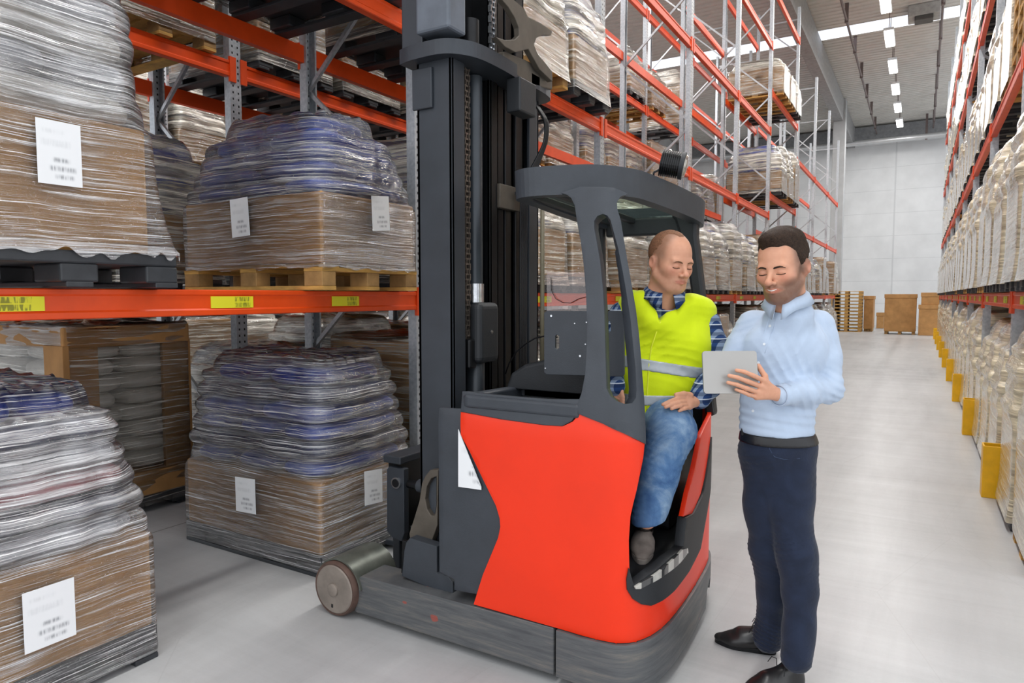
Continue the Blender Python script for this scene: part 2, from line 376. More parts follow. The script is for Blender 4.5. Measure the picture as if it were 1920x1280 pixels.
def ribbed():
    b = MB(); y = Y0; pr = []
    while y < YW: pr += [(X0, y), (X0, y + .18), (X0 + .05, y + .21), (X0 + .05, y + .39)]; y += .42
    vs = [(p[0], p[1], 0) for p in pr] + [(p[0], p[1], ZC) for p in pr]; n = len(pr)
    return b.add(vs, [(i, i + 1, i + 1 + n, i + n) for i in range(n - 1)])
st(ribbed().build('wall_left', M['ribwall']))
# roof: corrugated sheets between the skylight openings
SKY = [(-9.5, -8.6), (3.0, 3.9), (13.9, 14.8), (24.9, 25.85)]
def roof():
    b = MB(); seg = []; y = -3.0
    for a, c in SKY:
        if a <= y: continue
        seg.append((y, a)); y = c
    seg.append((y, YW)); 
    for a, c in seg:
        n = max(1, int((c - a) / .28)); h = (c - a) / n; pr = []
        for i in range(n): q = a + i * h; pr += [(q, ZC), (q + h * .42, ZC), (q + h * .5, ZC + .03), (q + h * .92, ZC + .03)]
        pr.append((c, ZC)); m = len(pr)
        b.add([(X0, p[0], p[1]) for p in pr] + [(X1, p[0], p[1]) for p in pr], [(i, i + 1, i + 1 + m, i + m) for i in range(m - 1)])
    return b
st(roof().build('ceiling', M['ceil']))
sky = NT('skylight_panel'); sky.set(color='e8f0fb', rough=.5, emis=1.15, ecol='dfeafa')
n = 0
for a, c in SKY:
    if c < -3: continue
    n += 1; st(MB().box(X0, X1, a, c, ZC + .02, ZC + .06).build('window_%d' % n, sky.m))
st(MB().box(X0, X1, YW - .45, YW - .1, ZC - .75, ZC - .1).build('trim_1', simple('grey_eaves_girder', '8b8d90', .6)))
st(MB().box(-3.5, -3.15, -3, YW, ZC - 1.0, ZC - .06).build('trim_2', simple('roof_girder_grey', '8f8f8f', .6)))
st(MB().box(-12.5, -12.15, -3, YW, ZC - 1.0, ZC - .06).build('trim_3', M['concrete']))
for i, (x, y) in enumerate(((-3.55, 33.6), (-12.5, 24.0))):
    st(MB().box(x, x + .5, y, y + .5, 0, ZC - .06).build('trim_%d' % (4 + i), M['concrete'], bev=.02))
# services under the roof
def pipe_run(name, label, pts, r, mat, clips=None, n=14):
    t = thing(name, label, 'pipe', (pts[0][0], pts[0][1], pts[0][2]))
    MB().tube(pts, r, n).build('pipe_tube', mat, t, smooth=True, autos=40)
    if clips:
        b = MB()
        for q in clips:
            MB().box(q[0] - .05, q[0] + .05, q[1] - .04, q[1] + .04, q[2] - r - .03, ZC).build('hanger', M['darkpipe'], t)
    return t
def px_line(x, z): return [(x, -3.0, z), (x, YW - .5, z)]
pipe_run('sprinkler_pipe', 'thin dark sprinkler pipe under the ceiling left of the lamp row', px_line(-2.15, 9.7), .035, M['darkpipe'], [(-2.15, y, 9.7) for y in range(14, 40, 3)])
pipe_run('sprinkler_pipe', 'thin dark sprinkler pipe under the ceiling right of the lamp row', px_line(.28, 9.7), .035, M['darkpipe'], [(.28, y, 9.7) for y in range(14, 40, 3)])
pipe_run('ventilation_duct', 'pale round duct running across the hall in front of the back wall', [(-14, 38.6, 9.15), (6.5, 38.6, 9.15)], .13, M['pipe'], [(x, 38.6, 9.15) for x in (-12, -8, -4, 0, 4)])
# ceiling lamps
glow = NT('lamp_diffuser'); glow.set(color='ffffff', emis=9.0, ecol='fffdf6')
housing = simple('white_lamp_housing', 'e2e4e6', .4)
lamp0 = None
for i, ly in enumerate(LAMP_Y):
    if ly < 6: continue
    if lamp0 is None:
        lamp0 = thing('ceiling_lamp', '', 'lamp', (-1.07, ly, 9.42))
        MB().box(-1.21, -.93, ly - .78, ly + .78, 9.42, 9.50).build('lamp_housing', housing, lamp0, bev=.01)
        MB().box(-1.19, -.95, ly - .74, ly + .74, 9.395, 9.418).build('diffuser', glow.m, lamp0)
        MB().box(-1.08, -1.06, ly - .5, ly - .48, 9.5, ZC).build('hanger', M['darkpipe'], lamp0); MB().box(-1.08, -1.06, ly + .48, ly + .5, 9.5, ZC).build('hanger', M['darkpipe'], lamp0)
        o = lamp0
    else: o = copy_tree(lamp0, None, (-1.07, ly, 9.42))
    o['label'] = 'bright ceiling lamp over the aisle, part of one straight row'; o['group'] = 'ceiling lamps over the aisle'
vis = [o for o in C.objects if o.name.startswith('ceiling_lamp') and o.type == 'EMPTY']
ords = ['farthest, nearest the back wall', 'second from the back wall', 'third from the back wall', 'fourth from the back wall', 'fifth from the back wall', 'sixth from the back wall', 'seventh from the back wall']
for k, o in enumerate(sorted(vis, key=lambda q: -q.location.y)):
    if k < 7: o['label'] = 'bright ceiling lamp over the aisle, ' + ords[k]
    else: o['label'] = 'bright ceiling lamp over the near part of the aisle, above the picture'
t = thing('ceiling_heater', 'grey box unit hanging across the skylight right of the lamp row', 'heater', (-.15, 24.2, 9.6))
MB().box(-.6, .25, 24.1, 24.8, 9.85, ZC).build('housing', simple('heater_grey', 'aaa8a5', .5), t, bev=.03)
MB().box(-.42, .06, 24.1, 24.55, 9.72, 9.85).build('grille', simple('heater_dark', '4c4a48', .6), t, bev=.02)
# ---------------------------------------------------------------- pallet racks
def post_mesh(h):
    b = MB(); pr = [(0, -.05), (0, .05), (-.012, .05), (-.07, .05), (-.07, .035), (-.058, .035), (-.058, .042), (-.008, .042), (-.008, -.042), (-.058, -.042), (-.058, -.035), (-.07, -.035), (-.07, -.05)]
    return b.prism([pr], lambda u, v, d: (u, v, d), 0, h)
MESHCACHE = {}
def cached(key, name, builder, mat, parent, loc, rotz=0, smooth=False):
    if key in MESHCACHE: me = MESHCACHE[key]; o = bpy.data.objects.new(name, me); C.objects.link(o)
    else:
        o = builder().build(name, mat, smooth=smooth); MESHCACHE[key] = o.data
    pw = parent['_w']; o.parent = parent; o.location = tuple(loc[i] - pw[i] for i in range(3)); o.rotation_euler.z = rotz; o['_w'] = tuple(loc)
    return o
def frame(rack, xf, xb, y, h, mat):
    """upright frame: front and back posts, zig-zag braces and foot plates; xf is the face toward the aisle"""
    s = 1 if xf > xb else -1
    f = empty('upright_frame', (xf, y, 0), rack)
    cached(('post', h, mat.name), 'post', lambda: post_mesh(h), mat, f, (xf, y, 0), 0 if s > 0 else math.pi)
    cached(('post', h, mat.name), 'post', lambda: post_mesh(h), mat, f, (xb, y, 0), math.pi if s > 0 else 0)
    dx = abs(xf - xb) - .07; z = .25; k = 0
    while z + 1.0 < h:
        for za, zb in (((z, z + .9)) if k % 2 == 0 else ((z + .9, z)),):
            key = ('brace', round(dx, 2), k % 2)
            cached(key, 'brace', lambda: MB().bar((-.035, 0, za - z), (-.035 - dx, 0, zb - z), .03, .025, (0, 1, 0)), M['zinc'], f, (max(xf, xb), y, z))
        z += 1.0 if k % 2 else .9; k += 1
    key = ('hbrace', round(dx, 2))
    for z in (.18, h - .3): cached(key, 'cross_tie', lambda: MB().bar((-.035, 0, 0), (-.035 - dx, 0, 0), .03, .025, (0, 1, 0)), M['zinc'], f, (max(xf, xb), y, z))
    return f
def beam(rack, x, y0, y1, z, side, labels=(), holes=False):
    """stepped box beam, top at z; side = +1 when its face looks toward +X"""
    L = y1 - y0 - .1; key = ('beam', round(L, 2), side)
    def mk():
        pr = [(0, 0), (.006, -.004), (.006, -.022), (0, -.03), (0, -.088), (.006, -.096), (.006, -.118), (0, -.122), (-.05, -.122), (-.05, 0)]
        return MB().prism([[(p[0] * side, p[1]) for p in pr]], lambda u, v, d: (u, d, v), 0, L)
    b = cached(key, 'beam', mk, M['orange'], rack, (x, y0 + .05, z))
    for yy, a in ((y0, 0), (y1, -.055)):
        cached(('conn', side), 'connector', lambda: MB().box(-.01 * side if side > 0 else -.012, .012 if side > 0 else .01, .045, .1, -.16, .03), M['orange'], b, (x, yy + (a - .045 if a else 0), z))
    for ly, lw in labels:
        if side > 0: sheet('location_label', (x + .002, ly, z - .087), (0, lw, 0), (0, 0, .056), M['yellowlabel'], b, th=.003)
        else: sheet('location_label', (x - .002, ly + lw, z - .087), (0, -lw, 0), (0, 0, .056), M['yellowlabel'], b, th=.003)
    return b
LF, LB = -2.90, -3.97          # left rack, front and back faces
SF, SB = -4.65, -5.72          # rack standing back to back behind it
RF, RB = .60, 1.75             # right rack
TF, TB = -8.9, -9.97           # rack across the next aisle
LY = [.62, 3.66, 6.70, 9.86, 12.80, 15.84, 19.46, 23.1, 26.6, 29.8]
SY = [.52, 3.58, 6.62, 9.80, 12.85, 15.9, 19.0, 22.1, 25.2, 28.3]
RY = [3.5, 6.35, 9.1, 11.9, 14.7, 17.5, 20.3, 23.1, 25.9, 28.7]
TY = [2.8, 5.7, 8.7, 11.7, 14.7, 17.7]
Z1, Z2, Z3, Z4 = 1.57, 3.36, 5.17, 6.97
hl = {0: 9, 1: 9, 2: 9, 3: 9, 4: 9, 5: 9, 6: 9, 7: 8.2, 8: 8.0, 9: 7.6}
rackL = thing('pallet_rack', 'tall orange and grey pallet rack lining the left side of the aisle', 'rack', (LF, LY[0], 0))
rackS = thing('pallet_rack', 'orange and grey pallet rack standing back to back behind the left aisle rack', 'rack', (SF, SY[0], 0))
rackR = thing('pallet_rack', 'tall orange and grey pallet rack lining the right side of the aisle', 'rack', (RF, RY[0], 0))
rackT = thing('pallet_rack', 'farthest left pallet rack, seen through the other racks beyond the next aisle', 'rack', (TF, TY[0], 0))
for i, y in enumerate(LY): frame(rackL, LF, LB, y, hl[i], M['post'])
for i, y in enumerate(SY): frame(rackS, SF, SB, y, 9, M['post'])
for i, y in enumerate(RY): frame(rackR, RF, RB, y, 9, M['post'])
for i, y in enumerate(TY): frame(rackT, TF, TB, y, 6, M['post'])
llab = {0: [(.72, .62), (2.06, .24), (2.84, .22)], 1: [(4.0, .26), (5.3, .26)], }
for i in range(9):
    lv = [Z1, Z2, Z3, Z4] if i < 5 else ([Z1, 3.8, 6.0, 8.2] if i == 5 else [Z1, Z2, Z3])
    if i == 3: lv = [Z1, Z2, Z3]
    for z in lv:
        beam(rackL, LF, LY[i], LY[i + 1], z, 1, (llab.get(i, [(LY[i] + .4, .26), (LY[i] + 1.6, .26)]) if z == Z1 and i < 6 else ()))
        beam(rackL, LB, LY[i], LY[i + 1], z, -1)
    for z in [Z1, Z2, Z3, Z4]:
        beam(rackS, SF, SY[i], SY[i + 1], z, 1); beam(rackS, SB, SY[i], SY[i + 1], z, -1)
    for z in [Z1, Z2, Z3, Z4]:
        beam(rackR, RF, RY[i], RY[i + 1], z, -1, ([(RY[i] + .35, .26), (RY[i] + 1.2, .26), (RY[i] + 2.1, .26)] if z == Z1 and i < 6 else ())); beam(rackR, RB, RY[i], RY[i + 1], z, 1)
for i in range(5):
    for z in [Z1, Z2, 5.17]:
        beam(rackT, TF, TY[i], TY[i + 1], z, 1); beam(rackT, TB, TY[i], TY[i + 1], z, -1)
# yellow guards at the feet of the right rack
g0 = None
gl = ['nearest', 'second', 'third', 'fourth', 'fifth', 'sixth', 'seventh', 'eighth', 'ninth']
for i, y in enumerate(RY[1:]):
    if g0 is None:
        pr = [(0, 0), (.0, .16), (.14, .16), (.14, .15), (.012, .15), (.012, .01), (.14, .01), (.14, 0)]
        g0 = MB().prism([pr], lambda u, v, d: (u, v - .08, d), 0, .4).build('post_guard', M['yellowguard'], bev=.004); o = g0
    else: o = g0.copy(); C.objects.link(o)
    o.location = (RF - .145, y, 0); tag(o, 'yellow steel guard at a right rack foot, %s from the camera' % gl[i], 'post guard', 'yellow guards along the right rack')
def pallet_parts(t, kind, hx, hy, h=.145):
    """wood: boards and blocks; black: moulded deck, skids and feet"""
    ox, oy, oz = t['_w']
    m = M['wood'] if kind == 'wood' else M['black']
    p = empty('pallet', (ox, oy, oz), t)
    if kind == 'wood':
        for k in range(5): 
            y = -hy + .07 + k * (2 * hy - .14) / 4; box_obj('deck_board', ox - hx, ox + hx, oy + y - .055, oy + y + .055, oz + h - .022, oz + h, m, p)
        for k in range(3):
            x = -hx + .07 + k * (hx - .07); box_obj('cross_board', ox + x - .07, ox + x + .07, oy - hy, oy + hy, oz + h - .044, oz + h - .022, m, p)
            y = (-hy + .05, 0, hy - .05)[k]; box_obj('bottom_board', ox - hx, ox + hx, oy + y - .05, oy + y + .05, oz, oz + .022, m, p)
            for yy in (-hy + .05, 0, hy - .05): box_obj('block', ox + x - .07, ox + x + .07, oy + yy - .05, oy + yy + .05, oz + .022, oz + h - .044, M['woodd'], p, bev=.004)
    else:
        box_obj('deck', ox - hx, ox + hx, oy - hy, oy + hy, oz + h - .05, oz + h, m, p, bev=.008)
        for y in (-hy + .05, 0, hy - .05): box_obj('skid', ox - hx, ox + hx, oy + y - .05, oy + y + .05, oz, oz + .022, m, p, bev=.004)
        for x in (-hx + .1, 0, hx - .1):
            for y in (-hy + .07, 0, hy - .07): box_obj('foot', ox + x - .1, ox + x + .1, oy + y - .07, oy + y + .07, oz + .02, oz + h - .05, m, p, bev=.008)
    return p
def shell(hx, hy, z0, zc, zt, layer, ns=40, nc=10, nz=120, seed=1, top_r=.22, taper=.05, bulge=.028, rough=.006, flare=.0, ct_r=.03, sk_r=.13, lean=(0, 0), ragged=.0, fdec=.10):
    """stretch film hugging a carton (z0..zc) with sack layers above it (zc..zt) and closing over the top; returns points, faces, gather"""
    wv = Wave(seed, 12, 1.6, 30, .0); wd = Wave(seed + 1, 10, 5, 12, .3); wf = Wave(seed + 2, 16, 3, 130); wb = Wave(seed + 5, 5, 2.4, 4); ws = Wave(seed + 7, 8, 1.2, 16, .5)
    V = []; G = []; rs_ = np.random.RandomState(seed); amp = rs_.uniform(.45, 1.15, 40); off = rs_.uniform(-.12, .12, 40)
    zs = list(z0 + (zt - top_r - z0) * np.linspace(0, 1, nz)); per = 2 * (2 * hx + 2 * hy)
    for jz, z in enumerate(zs):
        s = 1.0 / (1 + math.exp(-(z - zc) / .015)) if layer else 0.0
        r = ct_r + (sk_r - ct_r) * s; b = 0.0
        if layer:
            ph = (z - zc) / layer; li = int(max(0, math.floor(ph))) % 40; ph += off[li] * math.sin(math.pi * (ph % 1))
            b = s * (bulge * amp[li] * (abs(math.sin(math.pi * ph)) ** .75) - .006)
        tp = -taper * max(0, (z - zc) / max(.01, (zt - zc))) ** 1.6 * s
        fl = flare * math.exp(-max(0, z - z0) / fdec)
        P, N = rrect(hx + b + tp + fl, hy + b + tp + fl, r, ns, nc); n = len(P); u = np.linspace(0, 2 * math.pi, n, endpoint=False)
        uu = np.sin(u) * 3; vv = np.cos(u) * 3; zz = z + .03 * np.sin(u * 2 + 1) + .012 * uu
        d = rough * (wv(uu, zz) * .35 * (.3 + s) + ws(vv, zz) * .9 * (.15 + s) + wd(vv, zz) * .5 * (.1 + s) + wf(uu + vv, zz) * .16) + .010 * s * wb(uu, z)
        P = P + N * d[:, None] + np.array(lean) * (z - z0)
        zr = np.full(n, z)
        if ragged and jz < 6: zr = zr + (1 - jz / 6) * ragged * (.5 * wb(uu * 3.1, vv * 2.3) + .35 * wd(uu * 2.7, vv * 2.3) + .25 * wf(uu * 4, vv * .2))
        V.append(np.column_stack([P, zr])); G += [max(.12 * 1, s) if not (ragged and jz < 8) else 1.0] * n
    nt = 14; P0, N0 = rrect(hx - (taper if layer else 0), hy - (taper if layer else 0), r, ns, nc); f = 1
    for k in range(1, nt + 1):
        a = k / nt * math.pi / 2
        if k > nt * .6: f = flast * max(0.0, 1 - (k - nt * .6) / (nt * .4))
        else: f = 1 - (top_r / min(hx, hy)) * (1 - math.cos(a * 1.2)) * .6; flast = f
        z = zt - top_r + top_r * min(1, math.sin(min(a * 1.25, math.pi / 2)) * 1.0)
        P = P0 * f + np.array(lean) * (z - z0)
        dz = rough * 1.6 * wd(P[:, 0] * 9, P[:, 1] * 9) + rough * 1.0 * wf(P[:, 0] * 5, P[:, 1] * 1.2) + .014 * wb(P[:, 0] * 4, P[:, 1] * 4)
        V.append(np.column_stack([P, np.full(len(P), z) + dz])); G += [.0 if k > 4 else .35] * len(P)
    n = len(V[0]); vs = np.vstack(V); fs = []
    for j in range(len(V) - 1):
        for i in range(n): fs.append((j * n + i, j * n + (i + 1) % n, (j + 1) * n + (i + 1) % n, (j + 1) * n + i))
    return vs, fs, G
def film_obj(vs, fs, G, mat, t):
    o = mesh_obj('stretch_film', vs + np.array(t['_w']), fs, mat, t, True); a = o.data.attributes.new('gather', 'FLOAT', 'POINT'); a.data.foreach_set('value', [float(g) for g in G]); return o
M['redsack'] = simple('red_print_sack', 'b0525a', .4, 0, .2, 5, .3, 14)
def load(label, loc, hx=.6, hy=.4, inset=0.0, fdec=.10, pallet='black', ph=.145, zc=.5, zt=1.15, layer=.1, sacks=('bluesack',), film_m='film', card='card', detail=1, seed=1, group=None, cat='pallet load', sheets=(), top_r=.2, taper=.05, bulge=.028, rough=.006, sk_r=.13, name='wrapped_pallet_load', lean=(0, 0), flare=0.0, z0=None, ragged=0.0):
    t = thing(name, label, cat, loc, group); o = np.array(loc)
    if pallet: pallet_parts(t, pallet, hx, hy, ph)
    hx -= inset; hy -= inset
    if zc > ph + .03:
        cz = zc
        b = MB().box(loc[0] - hx + .012, loc[0] + hx - .012, loc[1] - hy + .012, loc[1] + hy - .012, loc[2] + ph, loc[2] + cz).build('carton', M[card], t, bev=.012)
    if sacks:
        z = zc; k = 0; rs = random.Random(seed)
        while z + layer < zt - .015:
            f = (z - zc) / max(.01, zt - zc); sh = taper * f ** 1.6 + .012; ax, ay = hx - sh - .008, hy - sh - .008
            if z + layer > zt - top_r: q = (z + layer - (zt - top_r)) / top_r; ax -= top_r * .6 * q * q + .035; ay -= top_r * .6 * q * q + .035
            cells = [(-ax / 2, -ay / 2, ax / 2, ay / 2), (ax / 2, -ay / 2, ax / 2, ay / 2), (-ax / 2, ay / 2, ax / 2, ay / 2), (ax / 2, ay / 2, ax / 2, ay / 2)] if k % 2 else \
                    [(-ax * 2 / 3, 0, ax / 3, ay), (0, 0, ax / 3, ay), (ax * 2 / 3, 0, ax / 3, ay)]
            for c in (cells if detail else [(0, 0, ax, ay)]):
                vs, fs = superell(c[2] - .004, c[3] - .004, layer * .56, nu=28 if detail else 20, nv=10 if detail else 6, seed=rs.randint(0, 999), ctr=(loc[0] + c[0] + lean[0] * z, loc[1] + c[1] + lean[1] * z, loc[2] + z + layer * .5))
                mesh_obj('sack', vs, fs, M[sacks[k % len(sacks)]], t, True)
            z += layer; k += 1
    if film_m:
        if detail: vs, fs, G_ = shell(hx + .006, hy + .006, .03 if z0 is None else z0, zc, zt, layer if sacks else 0, 56, 14, 230, seed, top_r, taper if sacks else 0, bulge, rough, flare=flare, sk_r=sk_r, lean=lean, ragged=ragged, fdec=fdec)
        else: vs, fs, G_ = shell(hx + .008, hy + .008, .06 if z0 is None else z0, zc, zt, layer if sacks else 0, 8, 5, 40, seed, top_r, taper if sacks else 0, bulge, rough, flare=flare, sk_r=sk_r, lean=lean)
        film_obj(vs, fs, G_, M[film_m], t)
    for sp in sheets: sheet('label_sheet', *sp[:3], M['paper'], t)
    return t
def LS_y(a, b, c, Y): p, q, r_ = at_y(*a, Y), at_y(*b, Y), at_y(*c, Y); return (p, q - p, r_ - p)
def LS_x(a, b, c, X): p, q, r_ = at_x(*a, X), at_x(*b, X), at_x(*c, X); return (p, q - p, r_ - p)
# --- the five big loads near the camera
fx = -2.75
A = load('big wrapped load on the floor at the lower left, blue sacks over a tan carton', (fx - .6, 1.255, 0), hy=.4, pallet='black', zc=.55, zt=1.20, layer=.1, sacks=('greysack', 'navysack', 'redsack', 'greysack', 'navysack', 'bluesack'),
         film_m='films', seed=3, top_r=.13, taper=.13, bulge=.024, rough=.008,
         sheets=[((fx + .022, 1.145, .25), (0.0, .175, 0.0), (-.0, -.0, .225))])
B = load('wrapped load of blue sacks over a carton on the floor, lifted by the truck forks', (fx - .6, 2.985, 0), hy=.4, hx=.6, pallet='black', ph=.12, zc=.52, zt=1.20, layer=.1, sacks=('bluesack', 'navysack', 'bluesack'), seed=7, top_r=.12, taper=.10, bulge=.024,
         sheets=[LS_y((443, 957), (480, 964), (441, 893), 2.556), LS_x((684, 948), (717, 940), (683, 884), fx + .016)])
F = load('tall wrapped load on black pallet, upper left, resting on the first beam', (fx - .6, 1.40, Z1 + .004), hy=.4, hx=.6, pallet='black', ph=.14, zc=.66, zt=1.6, layer=.13, sacks=('whitesack', 'greysack'), seed=11, top_r=.12, taper=.10, bulge=.018, film_m='films', z0=.13, ragged=.035, flare=.075, fdec=.22, inset=.065,
         sheets=[((fx - .035, 1.285, .385 + Z1), (0, .155, 0), (0, 0, .235))])
G = load('wrapped blue sacks over a carton on wooden pallet beside the mast, on first beam', (fx - .6, 3.03, Z1 + .004), hy=.4, hx=.6, pallet='wood', ph=.145, zc=.53, zt=1.04, layer=.095, sacks=('bluesack',), seed=15, top_r=.16, taper=.14, bulge=.024, rough=.009, sk_r=.17, z0=.12, ragged=.012,
         sheets=[LS_y((436, 446), (469, 441), (431, 375), 2.605), LS_x((699, 433), (731, 432), (696, 367), fx + .016)])
# carton-framed white sacks behind, floor of the second rack
def framed_load():
    x0, x1, y0, y1 = -5.88, -4.68, 2.26, 3.14; t = thing('sack_crate', 'open cardboard frame filled with white sacks on the floor behind the left rack', 'pallet load', ((x0 + x1) / 2, (y0 + y1) / 2, 0))
    pallet_parts(t, 'black', .58, .42, .12)
    h = 1.34; c = M['card2']
    MB().box(x0, x1, y0, y1, 1.2, h).build('carton_lid', c, t, bev=.01)
    MB().box(x0, x1, y0, y1, .12, .3).build('carton_tray', c, t, bev=.01)
    for px, py in ((x1 - .02, y0 + .11), (x1 - .02, y1 - .1), (x1 - .11, y0 + .02), (x0 + .12, y0 + .02)):
        front = abs(px - (x1 - .02)) < .01
        MB().box(*(px - .02, px + .012, py - .11, py + .11) if front else (px - .12, px + .12, py - .03, py + .012), .28, 1.22).build('corner_board', c, t, bev=.004)
    rs = random.Random(5); z = .3; k = 0
    while z < 1.17:
        cells = [(.28, .21, .30, .21)] * 0
        for ix in range(2):
            for iy in range(2):
                if k % 2: cx, cy, a, b = x1 - .05 - .3 - ix * .58, y0 + .24 + iy * .42, .29, .22
                else: cx, cy, a, b = x1 - .05 - .28 - ix * .58, y0 + (.3 + iy * .4 if iy else .2), .29, .2 if not iy else .24
                vs, fs = superell(a, b, .066, .5, .55, 28, 10, seed=rs.randint(0, 99), ctr=(cx, cy, z + .06)); mesh_obj('sack', vs, fs, M['whitesack'], t, True)
        z += .115; k += 1
    vs, fs, G_ = shell(.6, .44, .05, 2, 1.36, 0, 30, 8, 60, 31, .03, 0, 0, .004); film_obj(vs, fs, G_, M['filmback'], t)
    return t
M['filmback'] = film('thin_clear_film', 'e6e2da', .0, .35, sc_z=40, cover=(.45, .8), edge=.03)
framed_load()
# --- prototypes for the rest of the racks, copied with their parts
def proto(key, **k):
    t = load('', (0, 0, 0), detail=0, **k); return t
P = {}
P['blue'] = proto('blue', pallet='black', zc=.55, zt=1.15, layer=.1, sacks=('bluesack', 'greysack'), film_m='filmfar', seed=41, bulge=.025, taper=.10, flare=.02)
P['bluew'] = proto('bluew', pallet='wood', zc=.58, zt=1.25, layer=.11, sacks=('navysack', 'greysack', 'whitesack'), film_m='filmfar', seed=43, bulge=.03)
P['white'] = proto('white', pallet='wood', zc=.5, zt=1.3, layer=.12, sacks=('whitesack', 'navysack', 'greysack'), film_m='filmfar', seed=45, bulge=.03, taper=.09, flare=.02)
P['carton'] = proto('carton', pallet='wood', zc=1.2, zt=1.25, layer=.1, sacks=(), film_m='filmfar', seed=47, top_r=.06)
P['cartonb'] = proto('cartonb', pallet='black', zc=.95, zt=1.35, layer=.13, sacks=('whitesack',), film_m='filmfar', seed=49)
P['low'] = proto('low', pallet='wood', zc=.62, zt=.86, layer=.11, sacks=('whitesack',), film_m='filmfar', seed=51, taper=.05)
P['lows'] = proto('lows', pallet='black', zc=.42, zt=.95, layer=.11, sacks=('whitesack', 'greysack'), film_m='filmfar', seed=52, taper=.08)
P['navy'] = proto('navy', pallet='black', zc=.3, zt=1.12, layer=.1, sacks=('navysack',), film_m='filmfar', seed=53)
P['cream'] = proto('cream', hy=.37, taper=.09, pallet='black', zc=.62, zt=1.3, layer=.13, sacks=('whitesack', 'navysack'), film_m='cream', seed=55, bulge=.024, flare=.02, rough=.004)
P['creamt'] = proto('creamt', hy=.37, pallet='wood', zc=.85, zt=1.45, layer=.14, sacks=('whitesack',), film_m='cream', seed=57, bulge=.022, rough=.004)
P['creamc'] = proto('creamc', hy=.37, pallet='black', zc=.7, zt=1.38, layer=.14, sacks=('whitesack', 'greysack'), film_m='cream', seed=59, bulge=.025, flare=.02, rough=.004)
desc = dict(blue='blue and grey sacks', bluew='dark and pale sacks', white='white sacks', carton='tall carton',
            cartonb='sack topped carton', low='low carton', lows='low sack load', navy='navy sacks', cream='cream sacks', creamt='tall cream load', creamc='bulging cream load')
used = set()
bayn = ['first', 'second', 'third', 'fourth', 'fifth', 'sixth', 'seventh', 'eighth', 'ninth']; lvn = {0: 'on floor', 1: 'on first beam', 2: 'on second beam', 3: 'on third beam', 4: 'on top beam'}
posn = ['near', 'middle', 'far']
def place(key, x, y, z, rack, bay, lv, pos, flip=False):
    if key not in used: used.add(key); o = P[key]; o.location = (x, y, z + (.004 if z else 0))
    else: o = copy_tree(P[key], None, (x, y, z + (.004 if z else 0)))
    if flip: o.rotation_euler.z = math.pi
    o['label'] = 'wrapped %s %s, %s spot of %s bay, %s rack' % (desc[key], lvn[lv], posn[pos], bayn[bay], rack)
    o['group'] = 'wrapped loads in the %s rack' % rack
    return o
def bay_spots(y0, y1, n=3, lim=.93): w_ = (y1 - y0 - .1) / n; w_ = min(w_, lim); m_ = (y0 + y1) / 2; return [m_ + w_ * (i - (n - 1) / 2) for i in range(n)]
rs = random.Random(9)
mixL = ['blue', 'white', 'bluew', 'carton', 'blue', 'cartonb', 'white']
# left rack
for b in range(1, 9):
    for p_, y in enumerate(bay_spots(LY[b], LY[b + 1])):
        for lv in (0, 1):
            if b > 6 and lv == 1 and rs.random() < .3: continue
            k = 'blue' if (b == 1 and lv == 1) else rs.choice(mixL); place(k, fx - .6, y, 0 if lv == 0 else Z1, 'left', b, lv, p_)
for b, ps, lv, z, ks in ((0, (1, 2), 2, Z2, ('navy', 'navy')), (1, (0, 1, 2), 2, Z2, ('navy', 'white', 'blue')), (5, (0, 1, 2), 2, 3.8, ('blue', 'white', 'cartonb')), (5, (0, 1, 2), 3, 6.0, ('low', 'low', 'lows'))):
    for p_, k in zip(ps, ks): place(k, fx - .6, bay_spots(LY[b], LY[b + 1])[p_], z, 'left', b, lv, p_)
# rack behind
for b in range(0, 7):
    for p_, y in enumerate(bay_spots(SY[b], SY[b + 1])):
        if b == 0 and p_ < 3:
            pass
        else: place(rs.choice(['carton', 'cartonb', 'navy'] if b < 2 else mixL) if not (b == 1 and p_ == 0) else 'navy', SF - .55, y, 0, 'rear left', b, 0, p_)
        place('blue' if b == 0 else rs.choice(mixL), SF - .55, y, Z1, 'rear left', b, 1, p_)
        if b < 6: place(rs.choice(['carton', 'cartonb', 'white']) if b < 2 else rs.choice(mixL), SF - .55, y, Z2, 'rear left', b, 2, p_)
        if b in (0, 1) or (b in (3, 4) and p_ != 1): place(rs.choice(['low', 'lows', 'cartonb'] if b > 1 else ['carton', 'white', 'cartonb']), SF - .55, y, Z3, 'rear left', b, 3, p_)
for b in range(0, 4):
    for p_, y in enumerate(bay_spots(TY[b], TY[b + 1], 3, .92)):
        for lv, z in ((0, 0), (1, Z1), (2, Z2)):
            place(rs.choice(['carton', 'white', 'cartonb']), TF - .55, y, z, 'far left', b, lv, p_)
# right rack
mixR = ['cream', 'creamt', 'creamc', 'cream', 'creamc']
for b in range(0, 9):
    for p_, y in enumerate(bay_spots(RY[b], RY[b + 1], 3, .885)):
        if b == 0 and p_ == 0: continue
        for lv, z in ((0, 0), (1, Z1), (2, Z2), (3, Z3), (4, Z4)):
            if b == 1 and lv == 2 and p_ == 0: continue
            place(rs.choice(mixR), RF + (.56, .53, .60, .60, .60)[lv], y, z, 'right', b, lv, p_, True)
for k, o in P.items():
    if k not in used: print('UNUSED', k)
